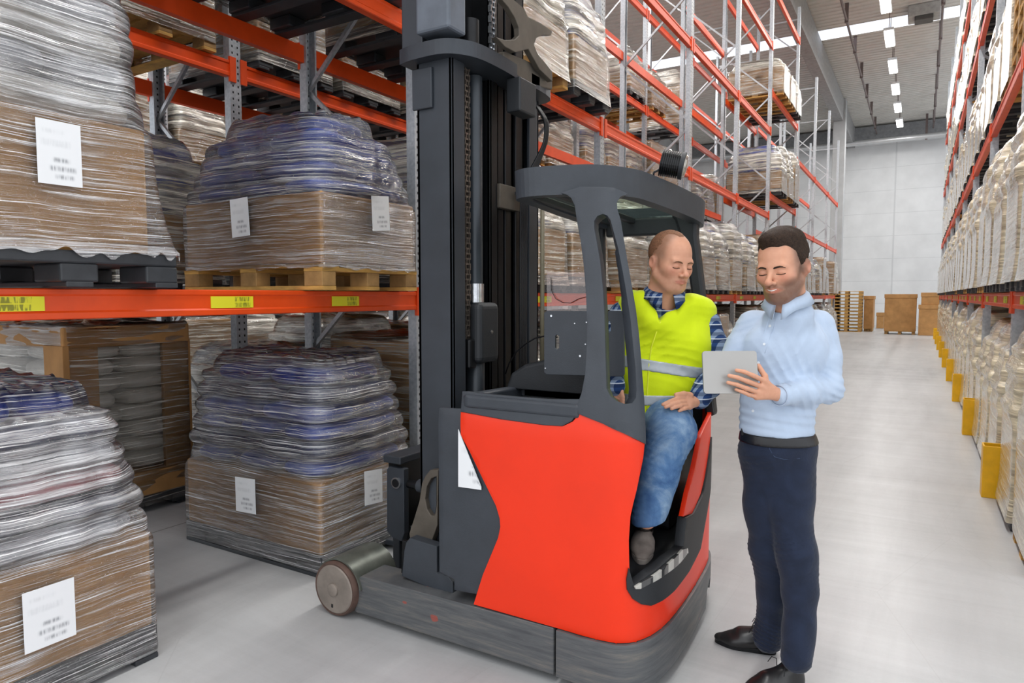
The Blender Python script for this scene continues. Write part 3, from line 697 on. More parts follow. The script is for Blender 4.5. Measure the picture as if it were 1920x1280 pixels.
# stacks of bare pallets and loose cartons at the end of the hall
def pallet_stack(label, x, y, z, n, rot=0):
    """each pallet of the stack is a thing"""
    for i in range(n):
        global PW
        if PW is None: PW = thing('wooden_pallet', '', 'pallet', (0, 0, 0)); pallet_parts(PW, 'wood', .6, .4, .145); o = PW; o.location = (x, y, z + i * .147)
        else: o = copy_tree(PW, None, (x, y, z + i * .147))
        o.rotation_euler.z = rot; o['label'] = label + (', lowest of the stack' if i == 0 else (', topmost of the stack' if i == n - 1 else ', number %d up' % (i + 1))); o['group'] = label + 's'
PW = None
pallet_stack('bare pallet in tall stack by left column', -2.72, 33.2, 0, 12)
pallet_stack('bare pallet stacked high in the right rack', RF + .60, bay_spots(RY[1], RY[2], 3, .885)[0] + .025, Z2 + .004, 6)
def big_carton(label, x0, x1, y0, y1, z0, z1, pal=True):
    t = thing('large_carton', label, 'carton', ((x0 + x1) / 2, (y0 + y1) / 2, z0))
    q = .13 if pal else 0
    if pal:
        for k in range(3): xx = x0 + .08 + k * (x1 - x0 - .16) / 2; MB().box(xx - .06, xx + .06, y0 + .05, y1 - .05, z0, z0 + q - .02).build('skid', M['woodd'], t)
        MB().box(x0 + .02, x1 - .02, y0 + .02, y1 - .02, z0 + q - .02, z0 + q).build('deck', M['wood'], t)
    MB().box(x0, x1, y0, y1, z0 + q, z1 - .1).build('carton', M['card2'], t, bev=.015)
    MB().box(x0 - .02, x1 + .02, y0 - .02, y1 + .02, z1 - .16, z1).build('lid', M['card2'], t, bev=.01)
    return t
big_carton('big brown carton on a pallet in the middle of the far aisle end', -1.22, -.1, 31.6, 32.7, 0, 1.62)
big_carton('plain brown carton standing right of the big one at the aisle end', -.02, .85, 31.2, 32.2, 0, 1.2, False)
big_carton('smaller flat carton lying on top of the right hand carton', .05, .8, 31.3, 32.1, 1.2, 1.68, False)
big_carton('brown carton standing right of the wooden pallet stack by the column', -2.08, -1.72, 33.4, 34.6, 0, 1.55)
big_carton('small brown carton far back near the white wall', -1.75, -1.45, 37.0, 37.6, 0, .75, False)
# ---------------------------------------------------------------- the reach truck
M['red'] = simple('truck_red_orange_paint', 'f03206', .38, 0, .035, 2.5, .05, 90, spec=.45)
M['dpl'] = simple('truck_charcoal_paint', '383d44', .5, 0, .08, 8, .12, 160)
M['bpl'] = simple('truck_black_plastic', '222529', .55, 0, .1, 10, .15, 160)
M['mast'] = simple('mast_dark_steel', '33383f', .48, .1, .1, 5)
M['mastd'] = simple('mast_inner_black_steel', '1b1c1f', .4, .4, .2, 12)
M['brown'] = simple('dusty_brown_steel', '5d564d', .55, .2, .12, 10)
M['chain'] = simple('oiled_chain', '7d736a', .35, .6, .25, 60)
M['chrome'] = simple('bright_steel', 'c9ccd0', .25, .9, .1, 30)
M['rubber'] = simple('worn_wheel_tread', '5c463d', .7, 0, .2, 14, .2, 30)
M['hub'] = simple('dusty_wheel_disc', '8b8178', .65, .1, .15, 9)
def worn():
    t = NT('scuffed_leg_steel'); v = t.coord((1.2, 1.2, 15), rot=(0, R(2), 0)); a = t.noise(v, 3, 7, .72, .2); b = t.noise(t.coord(), 3.5, 4, .6)
    c = t.ramp(a, [(.3, '4c4e51'), (.5, '5f6163'), (.62, '6f6d6a'), (.76, '8d867c')]); sp = t.ramp(t.noise(t.coord((1, 1, 1.6)), 9, 2, .5), [(.74, 0.0), (.76, 1.0)])
    t.set(color=t.mix(t.math('MULTIPLY', sp, .55), c, 'b8452c'), rough=.5, metal=.2); t.bump(a, .06, .002); return t.m
M['worn'] = worn()
def glassm(name, tint, a):
    t = NT(name); tr = t.new('ShaderNodeBsdfTransparent'); tr.inputs[0].default_value = tint; gl = t.new('ShaderNodeBsdfGlossy'); gl.inputs['Roughness'].default_value = .03
    mx = t.new('ShaderNodeMixShader'); mx.inputs[0].default_value = a; t.link(tr.outputs[0], mx.inputs[1]); t.link(gl.outputs[0], mx.inputs[2]); t.link(mx.outputs[0], t.out.inputs[0]); return t.m
M['glass'] = glassm('roof_glass', (.8, .88, .82, 1), .12)
M['acryl'] = glassm('clear_acrylic', (.93, .86, .84, 1), .07)
truck = thing('reach_truck', 'red and charcoal reach truck with tall mast and open driver cab in the aisle', 'forklift', (-1.4, 2.95, 0))
T = truck
def smooth_path(pts, n=16):
    """Catmull-Rom through 2-D points"""
    P_ = [np.array(p, float) for p in pts]; P_ = [2 * P_[0] - P_[1]] + P_ + [2 * P_[-1] - P_[-2]]; out = []
    for i in range(1, len(P_) - 2):
        for k in range(n):
            t = k / n; a, b, c, d = P_[i - 1:i + 3]
            out.append(.5 * ((2 * b) + (c - a) * t + (2 * a - 5 * b + 4 * c - d) * t * t + (3 * b - a - 3 * c + d) * t ** 3))
    out.append(P_[-2]); return np.array(out)
class Path:
    def __init__(s, pts, smooth=True):
        s.p = smooth_path(pts) if smooth else np.array(pts, float); d = np.linalg.norm(np.diff(s.p, axis=0), axis=1); s.s = np.concatenate([[0], np.cumsum(d)]); s.L = s.s[-1]
    def at(s, u):
        if u < 0: d = s.p[1] - s.p[0]; return s.p[0] + d / np.linalg.norm(d) * u
        if u > s.L: d = s.p[-1] - s.p[-2]; return s.p[-1] + d / np.linalg.norm(d) * (u - s.L)
        return np.array([np.interp(u, s.s, s.p[:, 0]), np.interp(u, s.s, s.p[:, 1])])
    def nrm(s, u): d = s.at(u + .01) - s.at(u - .01); d /= np.linalg.norm(d); return np.array([d[1], -d[0]])
body = Path([(-2.05, 2.345), (-1.6, 2.342), (-1.187, 2.338), (-1.057, 2.335), (-.935, 2.352), (-.87, 2.42), (-.832, 2.56), (-.825, 2.8), (-.84, 3.13), (-.872, 3.4), (-.95, 3.55), (-1.1, 3.595), (-1.5, 3.6)])
def lean(z):   # the cab shell leans inward above the belt line
    q = min(1.0, max(0.0, (z - 1.0) / 1.05)); return .235 * q ** 1.2
BC = np.array((-1.4, 2.97))
def surf(u, z, d=0.0): p = BC + (body.at(u) - BC) * (1 - lean(z)) - body.nrm(u) * d; return np.array([p[0], p[1], z])
US_ = np.linspace(-.3, body.L, 700); BP_ = np.array([body.at(u) for u in US_]); BN_ = np.array([body.nrm(u) for u in US_])
def uz(x, y):
    """where the sight line through that point of the picture meets the cab shell, as (distance round the shell, height)"""
    r = ray(x, y); us = US_; z = 1.0
    for _ in range(12):
        pts = BC + (BP_ - BC) * (1 - lean(z))
        cr = pts[:, 0] * r[1] - pts[:, 1] * r[0]; k = [i for i in range(len(cr) - 1) if cr[i] * cr[i + 1] <= 0]
        if not k: k = [int(np.argmin(np.abs(cr)))]
        i = min(k, key=lambda j: pts[j] @ pts[j]); i2 = min(i + 1, len(us) - 1); dd = cr[i] - cr[i2]; f = cr[i] / dd if abs(dd) > 1e-9 else 0; f = min(1, max(0, f))
        u = us[i] + (us[i2] - us[i]) * f; p = surf(u, z)[:2]; t = (p @ r[:2]) / (r[:2] @ r[:2]); zn = CAMH + r[2] * t
        if abs(zn - z) < 2e-4: z = zn; break
        z = zn
    return (float(u), float(z))
def panel(name, loops, mat, th=.03, parent=None, out=0.0, step=.035, bev=.006, flat=None):
    """sheet bent round the shell: cut a flat outline (u, z), slice it finely, wrap it, thicken it inward"""
    tri = geometry.tessellate_polygon([[Vector((p[0], p[1], 0)) for p in L] for L in loops]); Pp = [p for L in loops for p in L]
    bm = bmesh.new(); vs = [bm.verts.new((p[0], p[1], 0)) for p in Pp]
    for t in tri:
        try: bm.faces.new([vs[i] for i in t])
        except ValueError: pass
    u0, u1 = min(p[0] for p in Pp), max(p[0] for p in Pp); z0, z1 = min(p[1] for p in Pp), max(p[1] for p in Pp)
    for ax, a, b in (((1, 0, 0), u0, u1), ((0, 1, 0), z0, z1)):
        n = int((b - a) / step)
        for k in range(1, n + 1):
            c = a + (b - a) * k / (n + 1); bmesh.ops.bisect_plane(bm, geom=bm.verts[:] + bm.edges[:] + bm.faces[:], plane_co=(c * ax[0], c * ax[1], 0), plane_no=ax, dist=1e-6)
    f = flat or surf
    for v in bm.verts: v.co = Vector(f(v.co.x, v.co.y, -out))
    bmesh.ops.remove_doubles(bm, verts=bm.verts[:], dist=1e-5); bmesh.ops.recalc_face_normals(bm, faces=bm.faces[:])
    # outward = toward the camera side of the shell
    c0 = Vector((0, 0, 0)); 
    fc = max(bm.faces, key=lambda q: q.calc_area()); cc = fc.calc_center_median(); ctr = Vector((-1.4, 2.97, cc.z))
    if fc.normal.dot(cc - ctr) < 0: bmesh.ops.reverse_faces(bm, faces=bm.faces[:])
    verts = [v.co.copy() for v in bm.verts]; bm.verts.index_update(); faces = [[v.index for v in q.verts] for q in bm.faces]; bm.free()
    o = mesh_obj(name, [tuple(v) for v in verts], faces, mat, parent or T, True)
    m = o.modifiers.new('solid', 'SOLIDIFY'); m.thickness = th; m.offset = -1
    if bev: b = bevel(o, bev, 2, 50)
    try:
        e = o.modifiers.new('split', 'EDGE_SPLIT'); e.split_angle = R(55)
    except Exception: pass
    return o
def arc(pts, n=8):
    """closed polyline with every corner eased a little"""
    P_ = [np.array(p, float) for p in pts]; out = []
    for i in range(len(P_)):
        a, b, c = P_[i - 1], P_[i], P_[(i + 1) % len(P_)]; r = .3; p0 = b + (a - b) * r; p1 = b + (c - b) * r
        for k in range(4): t = k / 3; out.append(tuple((1 - t) ** 2 * p0 + 2 * t * (1 - t) * b + t * t * p1))
    return out
UZ = lambda L: [uz(*p) for p in L]
# red shell
edge_arm = [(864, 772), (940, 786), (1020, 797), (1055, 799), (1074, 790), (1088, 774), (1130, 792), (1170, 810), (1209, 830)]
edge_open = [(1206, 858), (1200, 888), (1194, 917), (1187, 945), (1182, 968), (1179, 1013), (1180, 1069), (1174, 1086), (1175, 1104), (1185, 1121), (1200, 1131), (1218, 1134), (1240, 1124), (1262, 1106), (1290, 1069), (1311, 1027)]
uzo = UZ(edge_open); uza = UZ(edge_arm)
zb = .232
u_end = body.L - .05
red_low = [(u_end, .60), (u_end, zb)] + [(u_end - (u_end - uz(888, 1118)[0]) * k / 30, zb) for k in range(1, 31)]
curve = [(888, 1118), (905, 1078), (925, 1030), (934, 1008), (938, 988), (937, 972), (930, 948), (905, 897), (880, 845), (864, 815)]
red = uza + uzo + [(uz(1322, 993)[0], .50), (uz(1322, 993)[0] + .12, .57)] + red_low + UZ(curve)[1:]
panel('red_shell', [red], M['red'], .035, bev=.008)
# dark side cover in front of the red shell, with the white instruction sheet
F_ = lambda u, z, d=0: np.array([body.at(u)[0], body.at(u)[1] + .012 - d * 0 + (d if d > 0 else d * .2), z])
dark = UZ([(820, 765), (868, 768)]) + UZ([(880, 840), (925, 930), (950, 975), (945, 1010), (900, 1118)]) + UZ([(848, 1108), (848, 1088), (820, 1074)])
panel('side_cover', [dark], M['dpl'], .03, out=-.015)
shp = [at_y(*p, 2.357) for p in ((862, 803), (905, 911), (905, 917), (862, 911))]
o = mesh_obj('instruction_sheet', [p + np.array((0, d, 0)) for d in (-.0115, -.0095) for p in shp], [(0, 1, 2, 3), (7, 6, 5, 4)], M['paper'], T); uvl = o.data.uv_layers.new(name='UVMap')
for l in o.data.loops: uvl.data[l.index].uv = [(0, 1), (.6, .3), (.6, 0), (0, 0)][l.vertex_index % 4]
# charcoal lower ring and its seam
def ring_uz(u0, u1, z0, z1): return [(u0, z0), (u1, z0), (u1, z1), (u0, z1)]
us = uz(1045, 1200)[0]
notch = [(us, .04)] + [(2.02, .04), (2.05, .12), (2.12, .145), (2.22, .135), (2.27, .04)] + [(body.L, .04), (body.L, zb - .004), (us, zb - .004)]
panel('rear_bumper', [notch], M['worn'], .05, out=.012, bev=.012)
MB().box(-1.55, -.9, 2.42, 3.5, .05, .4).build('chassis_core', M['bpl'], T)
# near and far support arms with load wheels
for s, y0, y1, nm in ((1, 2.335, 2.50, 'near'), (-1, 3.44, 3.605, 'far')):
    yo = y0 if s > 0 else y1; yi = y1 if s > 0 else y0
    pr = [(-2.27, .035), (-1.20, .035), (-1.20, .228), (-2.22, .222), (-2.27, .19)]
    MB().prism([pr], lambda u, v, d: (u, d, v), y0, y1).build('support_arm', M['worn'], T, bev=.008)
    MB().box(-2.42, -2.2, min(yi - .07 * s, yi), max(yi - .07 * s, yi), .06, .2).build('arm_tip', M['dpl'], T, bev=.01)
    wc = (-2.37, .135); ya, yb = (yo - .03 * s, yo + .075 * s)
    wh = MB(); pts = [(0, .02), (0, .119), (.012, .132), (.09, .132), (.103, .119), (.103, .02)]
    def lathe(prof, c, y, sg, n=48):
        b = MB(); vs = []
        for a, r in prof:
            for k in range(n): t = 2 * math.pi * k / n; vs.append((c[0] + r * math.cos(t), y + a * sg, c[1] + r * math.sin(t)))
        fs = [(j * n + k, j * n + (k + 1) % n, (j + 1) * n + (k + 1) % n, (j + 1) * n + k) for j in range(len(prof) - 1) for k in range(n)] + [tuple(range(n))[::-1], tuple((len(prof) - 1) * n + k for k in range(n))]
        return b.add(vs, fs)
    w_ = lathe([(.003, .05), (.003, .115), (0, .119), (0, .126), (.012, .133), (.09, .133), (.1, .12), (.1, .05)], wc, ya, s).build('load_wheel', M['rubber'], T, True, autos=40)
    lathe([(-.004, .02), (-.004, .112), (.004, .12), (.02, .12)], wc, ya, s).build('wheel_disc', M['hub'], w_, True, autos=40)
    lathe([(-.016, .006), (-.016, .026), (-.012, .031), (.01, .031)], wc, ya, s).build('hub_cap', M['hub'], w_, True, autos=40)
    MB().box(-2.385, -2.375, ya - .0045 * s - .001, ya - .0045 * s + .001, .045, .062).build('key_slot', M['mastd'], w_)
    # fender over the wheel
    vs = []; n = 20
    for yy in (yo - .012 * s, yo + .25 * s):
        for r in (.146, .138):
            for k in range(n + 1): t = R(8) + R(158) * k / n; vs.append((wc[0] + .01 + r * math.cos(t), yy, wc[1] + r * math.sin(t)))
    m_ = n + 1; fs = []
    for k in range(n):
        fs += [(k, k + 1, 2 * m_ + k + 1, 2 * m_ + k), (m_ + k, 3 * m_ + k, 3 * m_ + k + 1, m_ + k + 1), (k, m_ + k, m_ + k + 1, k + 1), (2 * m_ + k, 2 * m_ + k + 1, 3 * m_ + k + 1, 3 * m_ + k)]
    MB().add(vs, fs).build('wheel_fender', simple('worn_green_grey_fender', '6a6e66', .35, .5, .15, 12), T, True, autos=50)
# dark plate, gusset and side plate of the reach carriage at the mast foot
Yg = 2.42
pz = lambda L, Y: [tuple(at_y(x, y, Y)[[0, 2]]) for x, y in L]
def plate(name, L, Y, th, mat, holes=(), bev=.004, parent=None):
    loops = [pz(L, Y)] + [pz(h, Y) for h in holes]; return MB().prism(loops, lambda u, v, d: (u, d, v), Y, Y + th).build(name, mat, parent or T, bev=bev)
plate('foot_plate', [(753, 1080), (758, 1030), (761, 1017), (768, 1008), (819, 1024), (819, 1074), (840, 1080), (849, 1092), (849, 1115), (800, 1100)], 2.40, .05, M['dpl'])
gl_ = [(822, 880), (806, 881), (797, 892), (791, 905), (786, 939), (776, 972), (767, 1000), (768, 1008), (808, 1018), (820, 984)]
plate('mast_gusset', gl_, 2.45, .04, M['brown'], holes=[[(818, 893), (808, 897), (800, 912), (797, 935), (801, 955), (808, 966), (815, 966), (818, 950)]])
plate('gusset_web', [(818, 893), (808, 897), (800, 912), (797, 935), (801, 955), (808, 966), (815, 966), (818, 950)], 2.475, .01, M['dpl'])
cp = plate('carriage_side_plate', [(725, 880), (729, 874), (757, 880), (758, 1000), (753, 1015), (734, 1006), (725, 996)], 2.72, .04, M['mast'])
c0 = at_y(743, 905, 2.715); MB().cyl(c0 + np.array((0, -.006, 0)), c0 + np.array((0, .02, 0)), .03).build('roller_ring', M['chrome'], cp, True, autos=40); MB().cyl(c0 + np.array((0, -.009, 0)), c0, .022).build('roller_core', M['mastd'], cp, True, autos=40)
a0, b0 = at_y(758, 905, 2.76), at_y(784, 897, 2.76); MB().cyl(a0, a0 + np.array((.16, 0, .0)), .022).build('reach_rod', M['mastd'], T, True, autos=40); MB().cyl(a0 + np.array((.1, 0, 0)), a0 + np.array((.14, 0, 0)), .034).build('rod_collar', M['dpl'], T, True, autos=40)
MB().box(-2.42, -2.30, 2.72, 3.28, .66, .70).build('carriage_top_bar', M['mast'], T, bev=.006)
MB().box(-2.42, -2.36, 2.76, 3.28, .28, .66).build('carriage_frame', M['mastd'], T, bev=.006)
cp2 = MB().box(-2.42, -2.31, 3.24, 3.28, .25, .70).build('carriage_side_plate', M['mast'], T, bev=.006)
plate('tie_bar', [(754, 1012), (762, 1015), (761, 1080), (752, 1080)], 2.46, .02, M['mastd'])
for y in (2.80, 3.10): 
    MB().box(-3.40, -2.40, y, y + .1, .03, .064).box(-2.43, -2.38, y, y + .1, .03, .5).build('fork', M['mast'], T, bev=.006)
MB().box(-2.3, -1.5, 2.52, 3.42, .04, .12).build('reach_floor', M['mastd'], T, bev=.01)
# mast: outer, middle and inner channels
def channel(name, x0, x1, y0, y1, side, z0, z1, mat, t=.018):
    b = MB(); yw = (y0, y0 + t) if side < 0 else (y1 - t, y1)
    b.box(x0, x1, yw[0], yw[1], z0, z1).box(x0, x0 + t, y0, y1, z0, z1).box(x1 - t, x1, y0, y1, z0, z1); return b.build(name, mat, T, bev=.004)
channel('outer_mast_rail', -1.995, -1.80, 2.50, 2.60, -1, .12, 2.60, M['mast'])
channel('outer_mast_rail', -1.995, -1.80, 3.20, 3.30, 1, .12, 2.60, M['mast'])
channel('middle_mast_rail', -1.96, -1.825, 2.85, 2.92, -1, .15, 3.4, M['mastd']); channel('middle_mast_rail', -1.96, -1.825, 3.10, 3.18, 1, .15, 3.4, M['mastd'])
channel('inner_mast_rail', -1.955, -1.84, 2.935, 3.0, -1, .2, 3.4, M['mastd']); channel('inner_mast_rail', -1.955, -1.84, 3.02, 3.09, 1, .2, 3.4, M['mastd'])
MB().box(-1.985, -1.965, 2.60, 3.2, .12, 2.58).build('mast_dark_sheet', M['mastd'], T)  # dark sheet added so the gap between the rails reads black
MB().box(-1.985, -1.80, 2.6, 3.2, .12, .42).build('mast_foot_block', M['mastd'], T, bev=.01)
MB().box(-1.85, -1.81, 2.92, 3.12, 1.98, 2.10).build('mast_cross_tie', M['brown'], T, bev=.004)
MB().box(-1.85, -1.80, 2.6, 3.2, .6, .7).build('mast_cross_tie', M['mastd'], T, bev=.004)
MB().tube([(-1.86, 2.765, z) for z in (.45, 1.45, 1.46, 2.58)], [.048, .048, .04, .04], 24).build('lift_cylinder', simple('cylinder_blued_steel', '3a4046', .35, .3, .08), T, True, autos=40)
MB().cyl((-1.86, 2.765, 1.51), (-1.86, 2.765, 1.60), .046, 20).build('cylinder_collar', M['chrome'], T, True, autos=40)
def chain_mesh(x, y, z0, z1):
    b = MB(); z = z0; k = 0; p = .024
    while z < z1:
        w2 = (.011, .018)[k % 2]
        for s in (-1, 1): b.box(x - .009, x + .009, y + s * w2 - .0025, y + s * w2 + .0025, z - p * .62, z + p * .62)
        b.box(x - .005, x + .005, y - .021, y + .021, z - p * .5 - .004, z - p * .5 + .004); z += p; k += 1
    return b
chain_mesh(-1.83, 2.655, 1.27, 2.6).build('lift_chain', M['chain'], T)
chain_mesh(-1.90, 2.655, .5, 1.27).build('lift_chain', M['chain'], T)
chain_mesh(-1.78, 2.80, 2.72, 3.1).build('lift_chain', M['chrome'], T)
MB().box(-1.83, -1.76, 2.66, 2.84, 1.22, 1.51).build('chain_anchor_box', M['bpl'], T, bev=.03, seg=4)
MB().cyl((-1.755, 2.75, 1.37), (-1.75, 2.75, 1.37), .008).build('anchor_bolt', M['chrome'], T)
MB().box(-1.83, -1.79, 2.62, 2.68, 1.2, 1.34).build('chain_clamp', M['mastd'], T, bev=.01)
# crosshead, upper box and cast X bracket
hd = smooth_path([(-2.06, 2.46), (-1.98, 2.44), (-1.82, 2.44), (-1.74, 2.5), (-1.70, 2.62), (-1.70, 2.9), (-1.74, 3.32), (-2.06, 3.34)], 6)
MB().prism([[tuple(p) for p in hd]], lambda u, v, d: (u, v, d), 2.585, 2.65).build('crosshead', M['mast'], T, bev=.008)
MB().box(-2.01, -1.90, 2.485, 2.5, 2.38, 2.56).build('rail_pad', M['mast'], T, bev=.004)
MB().box(-1.935, -1.755, 2.42, 2.55, 2.68, 3.3).build('upper_cylinder_box', simple('light_charcoal_paint', '5d646e', .5), T, bev=.012)
MB().box(-2.08, -1.96, 2.5, 2.62, 2.65, 3.3).build('upper_mast_rail', M['mast'], T, bev=.006)
MB().box(-1.95, -1.93, 2.56, 3.26, 2.65, 3.3).build('head_back_plate', M['mastd'], T)
MB().cyl((-1.82, 2.67, 2.66), (-1.82, 2.67, 2.80), .045).build('head_pulley_post', M['mastd'], T, True, autos=40)
Xb = -1.66
px_ = lambda L: [tuple(at_x(x, y, Xb)[[1, 2]]) for x, y in L]
xb = [(930, 69), (948, 75), (966, 74), (974, 66), (973, 52), (966, 34), (954, 14), (940, -2), (962, -2), (984, 17), (990, 31), (1012, 42), (1036, 58), (1034, 66), (1018, 66), (1006, 71), (1002, 84), (1008, 100), (1036, 134), (1036, 153), (1012, 130), (991, 92), (967, 98), (948, 88)]
MB().prism([px_(xb)], lambda u, v, d: (d, u, v), Xb - .03, Xb).build('cast_bracket', M['brown'], T, bev=.003)
ar = [(945, 96), (985, 112), (1036, 140), (1036, 168), (1000, 160), (945, 128)]
Xb = -1.70; MB().prism([px_(ar)], lambda u, v, d: (d, u, v), Xb - .1, Xb).build('bracket_arm', M['brown'], T, bev=.006)
MB().box(-1.74, -1.66, 2.86, 3.02, 2.42, 2.58).build('valve_block', M['bpl'], T, bev=.008)
for k in range(6):
    f = .012 * k; pts = [(-1.70, 3.08 + f * .6, 2.50), (-1.68, 3.15 + f * .6, 2.44), (-1.69, 3.17 + f * .4, 2.34), (-1.73, 3.12 + f * .8, 2.22), (-1.76, 3.06 + f * 1.0, 2.12), (-1.77, 3.05 + f, 2.0), (-1.77, 3.05 + f, 1.2), (-1.77, 3.05 + f, .5)]
    pp = np.array(pts); q = []
    for i in range(len(pp) - 1):
        for j in range(5): q.append(pp[i] + (pp[i + 1] - pp[i]) * j / 5)
    q = np.array(q + [pp[-1]]); 
    for _ in range(4): q[1:-1] = (q[:-2] + 2 * q[1:-1] + q[2:]) / 4
    MB().tube(list(q), .0055, 8).build('hydraulic_hose', M['mastd'], T, True)
MB().box(-1.79, -1.755, 3.03, 3.13, 2.055, 2.07).build('hose_clamp', M['bpl'], T)
MB().tube([(-1.70, 3.16, z) for z in (.9, 2.1)], .012, 8).build('cab_guard_post', simple('dull_bronze_edge', '77705c', .5), T, True)
# cab: canopy ring, glass roof, pillars
out_ = [(-1.43, 2.475), (-1.28, 2.478), (-1.12, 2.545), (-1.03, 2.71), (-.985, 2.95), (-.955, 3.2), (-.945, 3.45), (-1.0, 3.56), (-1.15, 3.58), (-1.42, 3.56), (-1.50, 3.5), (-1.53, 3.0), (-1.51, 2.6)]
def closed(pts, n=6):
    P_ = [np.array(p, float) for p in pts]; m = len(P_); o_ = []
    for i in range(m):
        a, b, c, d = P_[i - 1], P_[i], P_[(i + 1) % m], P_[(i + 2) % m]
        for k in range(n): t = k / n; o_.append(tuple(.5 * ((2 * b) + (c - a) * t + (2 * a - 5 * b + 4 * c - d) * t * t + (3 * b - a - 3 * c + d) * t ** 3)))
    return o_
oc = closed(out_); ctr = np.array((-1.3, 3.0))
inn = []
for i in range(len(oc)):
    a, b = np.array(oc[i - 1]), np.array(oc[(i + 1) % len(oc)]); d = b - a; d /= np.linalg.norm(d); nn = np.array((-d[1], d[0])); 
    if nn @ (ctr - np.array(oc[i])) < 0: nn = -nn
    inn.append(tuple(np.array(oc[i]) + nn * .06))
ztop = lambda u, v: 2.062 - .05 * max(0, (v - 2.75)) / .8 - .03 * max(0, v - 3.3)
MB().prism([oc, inn], lambda u, v, d: (u + (.014 * (u - ctr[0]) if d > 0 else 0), v + (.014 * (v - ctr[1]) if d > 0 else 0), ztop(u, v) if d > 0 else ztop(u, v) - .115), 0, 1).build('canopy_ring', M['dpl'], T, smooth=False, bev=.012, seg=3)
MB().prism([inn], lambda u, v, d: (u, v, ztop(u, v) - .055 + d), 0, .008).build('roof_glass', M['glass'], T)
for xx in (-1.46, -1.33): MB().bar((xx, 2.56, 1.975), (xx + .02, 3.5, 1.93), .035, .03).build('roof_bar', M['bpl'], T, bev=.006)
MB().bar((-1.46, 3.45, 1.9), (-1.0, 3.46, 1.9), .05, .09).build('rear_roof_beam', M['bpl'], T, bev=.01)
pil = [(1052, 362), (1064, 365), (1072, 371), (1079, 385), (1084, 420), (1090, 452), (1096, 500), (1100, 553), (1102, 612), (1101, 660), (1098, 702), (1092, 735), (1086, 752), (1078, 772), (1090, 777), (1130, 793), (1170, 812), (1209, 832),
       (1208, 790), (1206, 749), (1203, 710), (1200, 671), (1196, 625), (1190, 577), (1182, 530), (1174, 483), (1168, 445), (1163, 413), (1157, 392), (1156, 380), (1162, 369), (1176, 364), (1150, 352), (1090, 350)]
slot = [(1115, 428), (1115, 414), (1121, 405), (1131, 401), (1139, 404), (1145, 413), (1152, 440), (1159, 467), (1167, 510), (1174, 553), (1181, 600), (1186, 651), (1190, 690), (1192, 729), (1191, 745), (1184, 755), (1172, 757), (1158, 752), (1145, 742), (1138, 728), (1137, 700), (1135, 632), (1134, 590), (1131, 540), (1126, 490), (1120, 455)]
panel('near_pillar', [UZ(pil), UZ(slot)[::-1]], M['dpl'], .05, step=.03, bev=.014, out=.006)
def quad_pillar(name, pts, Y, th, mat): return MB().prism([pz(pts, Y)], lambda u, v, d: (u, d, v), Y, Y + th).build(name, mat, T, bev=.015)
quad_pillar('rear_pillar', [(1256, 402), (1264, 412), (1270, 430), (1288, 500), (1296, 560), (1306, 700), (1322, 780), (1340, 780), (1326, 640), (1318, 545), (1310, 480), (1305, 440), (1306, 420), (1310, 404)], 3.42, .07, M['bpl'])
quad_pillar('front_pillar', [(1112, 392), (1130, 392), (1132, 560), (1132, 700), (1122, 700), (1120, 560)], 3.42, .05, M['bpl'])
# belt: tray, dashboard hump, wheel, display board
tray = [(-1.655, 2.36), (-1.62, 2.335), (-1.1, 2.335), (-1.08, 2.4), (-1.08, 3.0), (-1.655, 3.0)]
pt = [(-1.60, 2.42), (-1.16, 2.42), (-1.14, 2.5), (-1.14, 2.78), (-1.6, 2.78)]
MB().prism([tray, pt[::-1]], lambda u, v, d: (u, v, d if d < 1 else d - .03 * max(0, (v - 2.3)) + .0), 1.075, 1.13).build('belt_tray', M['dpl'], T, bev=.012, seg=3)
armp = UZ([(868, 733), (865, 771), (940, 785), (1020, 796), (1055, 798), (1072, 789), (1086, 770), (1094, 748), (1030, 748), (950, 742)])
panel('arm_rest_side', [armp], M['dpl'], .05, out=.004, bev=.012)
MB().box(-1.6, -1.14, 2.42, 2.78, .98, 1.0).build('tray_floor', M['mastd'], T)
MB().box(-1.64, -1.12, 2.78, 3.2, .9, 1.12).build('dashboard_body', M['bpl'], T, bev=.02)
hs = [(0, 0), (.03, .07), (.10, .115), (.2, .14), (.5, .14), (.55, .1), (.56, 0)]
MB().prism([hs], lambda u, v, d: (-1.66 + u, d, 1.11 + v), 2.72, 3.12).build('dashboard_hood', M['bpl'], T, bev=.03, seg=4)
pts = [at_y(x, y, 2.95) for x, y in ((948, 700), (955, 680), (968, 660), (985, 645), (1003, 634), (1025, 629), (1045, 632))]
MB().tube(pts, .004, 8).build('hood_rim_wire', M['mastd'], T, True)
Yd = 2.56
brd = [(1020, 587), (1024, 583), (1166, 583), (1170, 587), (1170, 702), (1166, 706), (1024, 702), (1020, 698)]
dsb = plate('display_board', brd, Yd, .012, M['dpl'], holes=[[(1041, 630), (1044, 627), (1048, 630), (1048, 652), (1044, 655), (1041, 652)][::-1], [(1139, 602), (1143, 602), (1145, 606), (1145, 620), (1142, 624), (1139, 624)][::-1]], bev=.002)
for sx_, sy_ in ((1034, 592), (1088, 667), (1078, 606), (1023, 690), (1100, 604), (1098, 645)):
    q = at_y(sx_, sy_, Yd); MB().cyl(q + np.array((0, -.003, 0)), q, .005 if (sx_ in (1034, 1088)) else .003, 10).build('board_screw', M['chrome'], dsb)
ac = plate('acrylic_clip_sheet', [(1025, 510), (1100, 510), (1100, 588), (1025, 588)], Yd + .004, .004, M['acryl'], bev=0)
q = [at_y(x, y, Yd) for x, y in ((1033, 520), (1034, 545), (1042, 560), (1055, 567), (1070, 568), (1085, 560), (1100, 556))]
MB().tube(q, .0015, 6).build('thin_cable', M['mastd'], dsb)
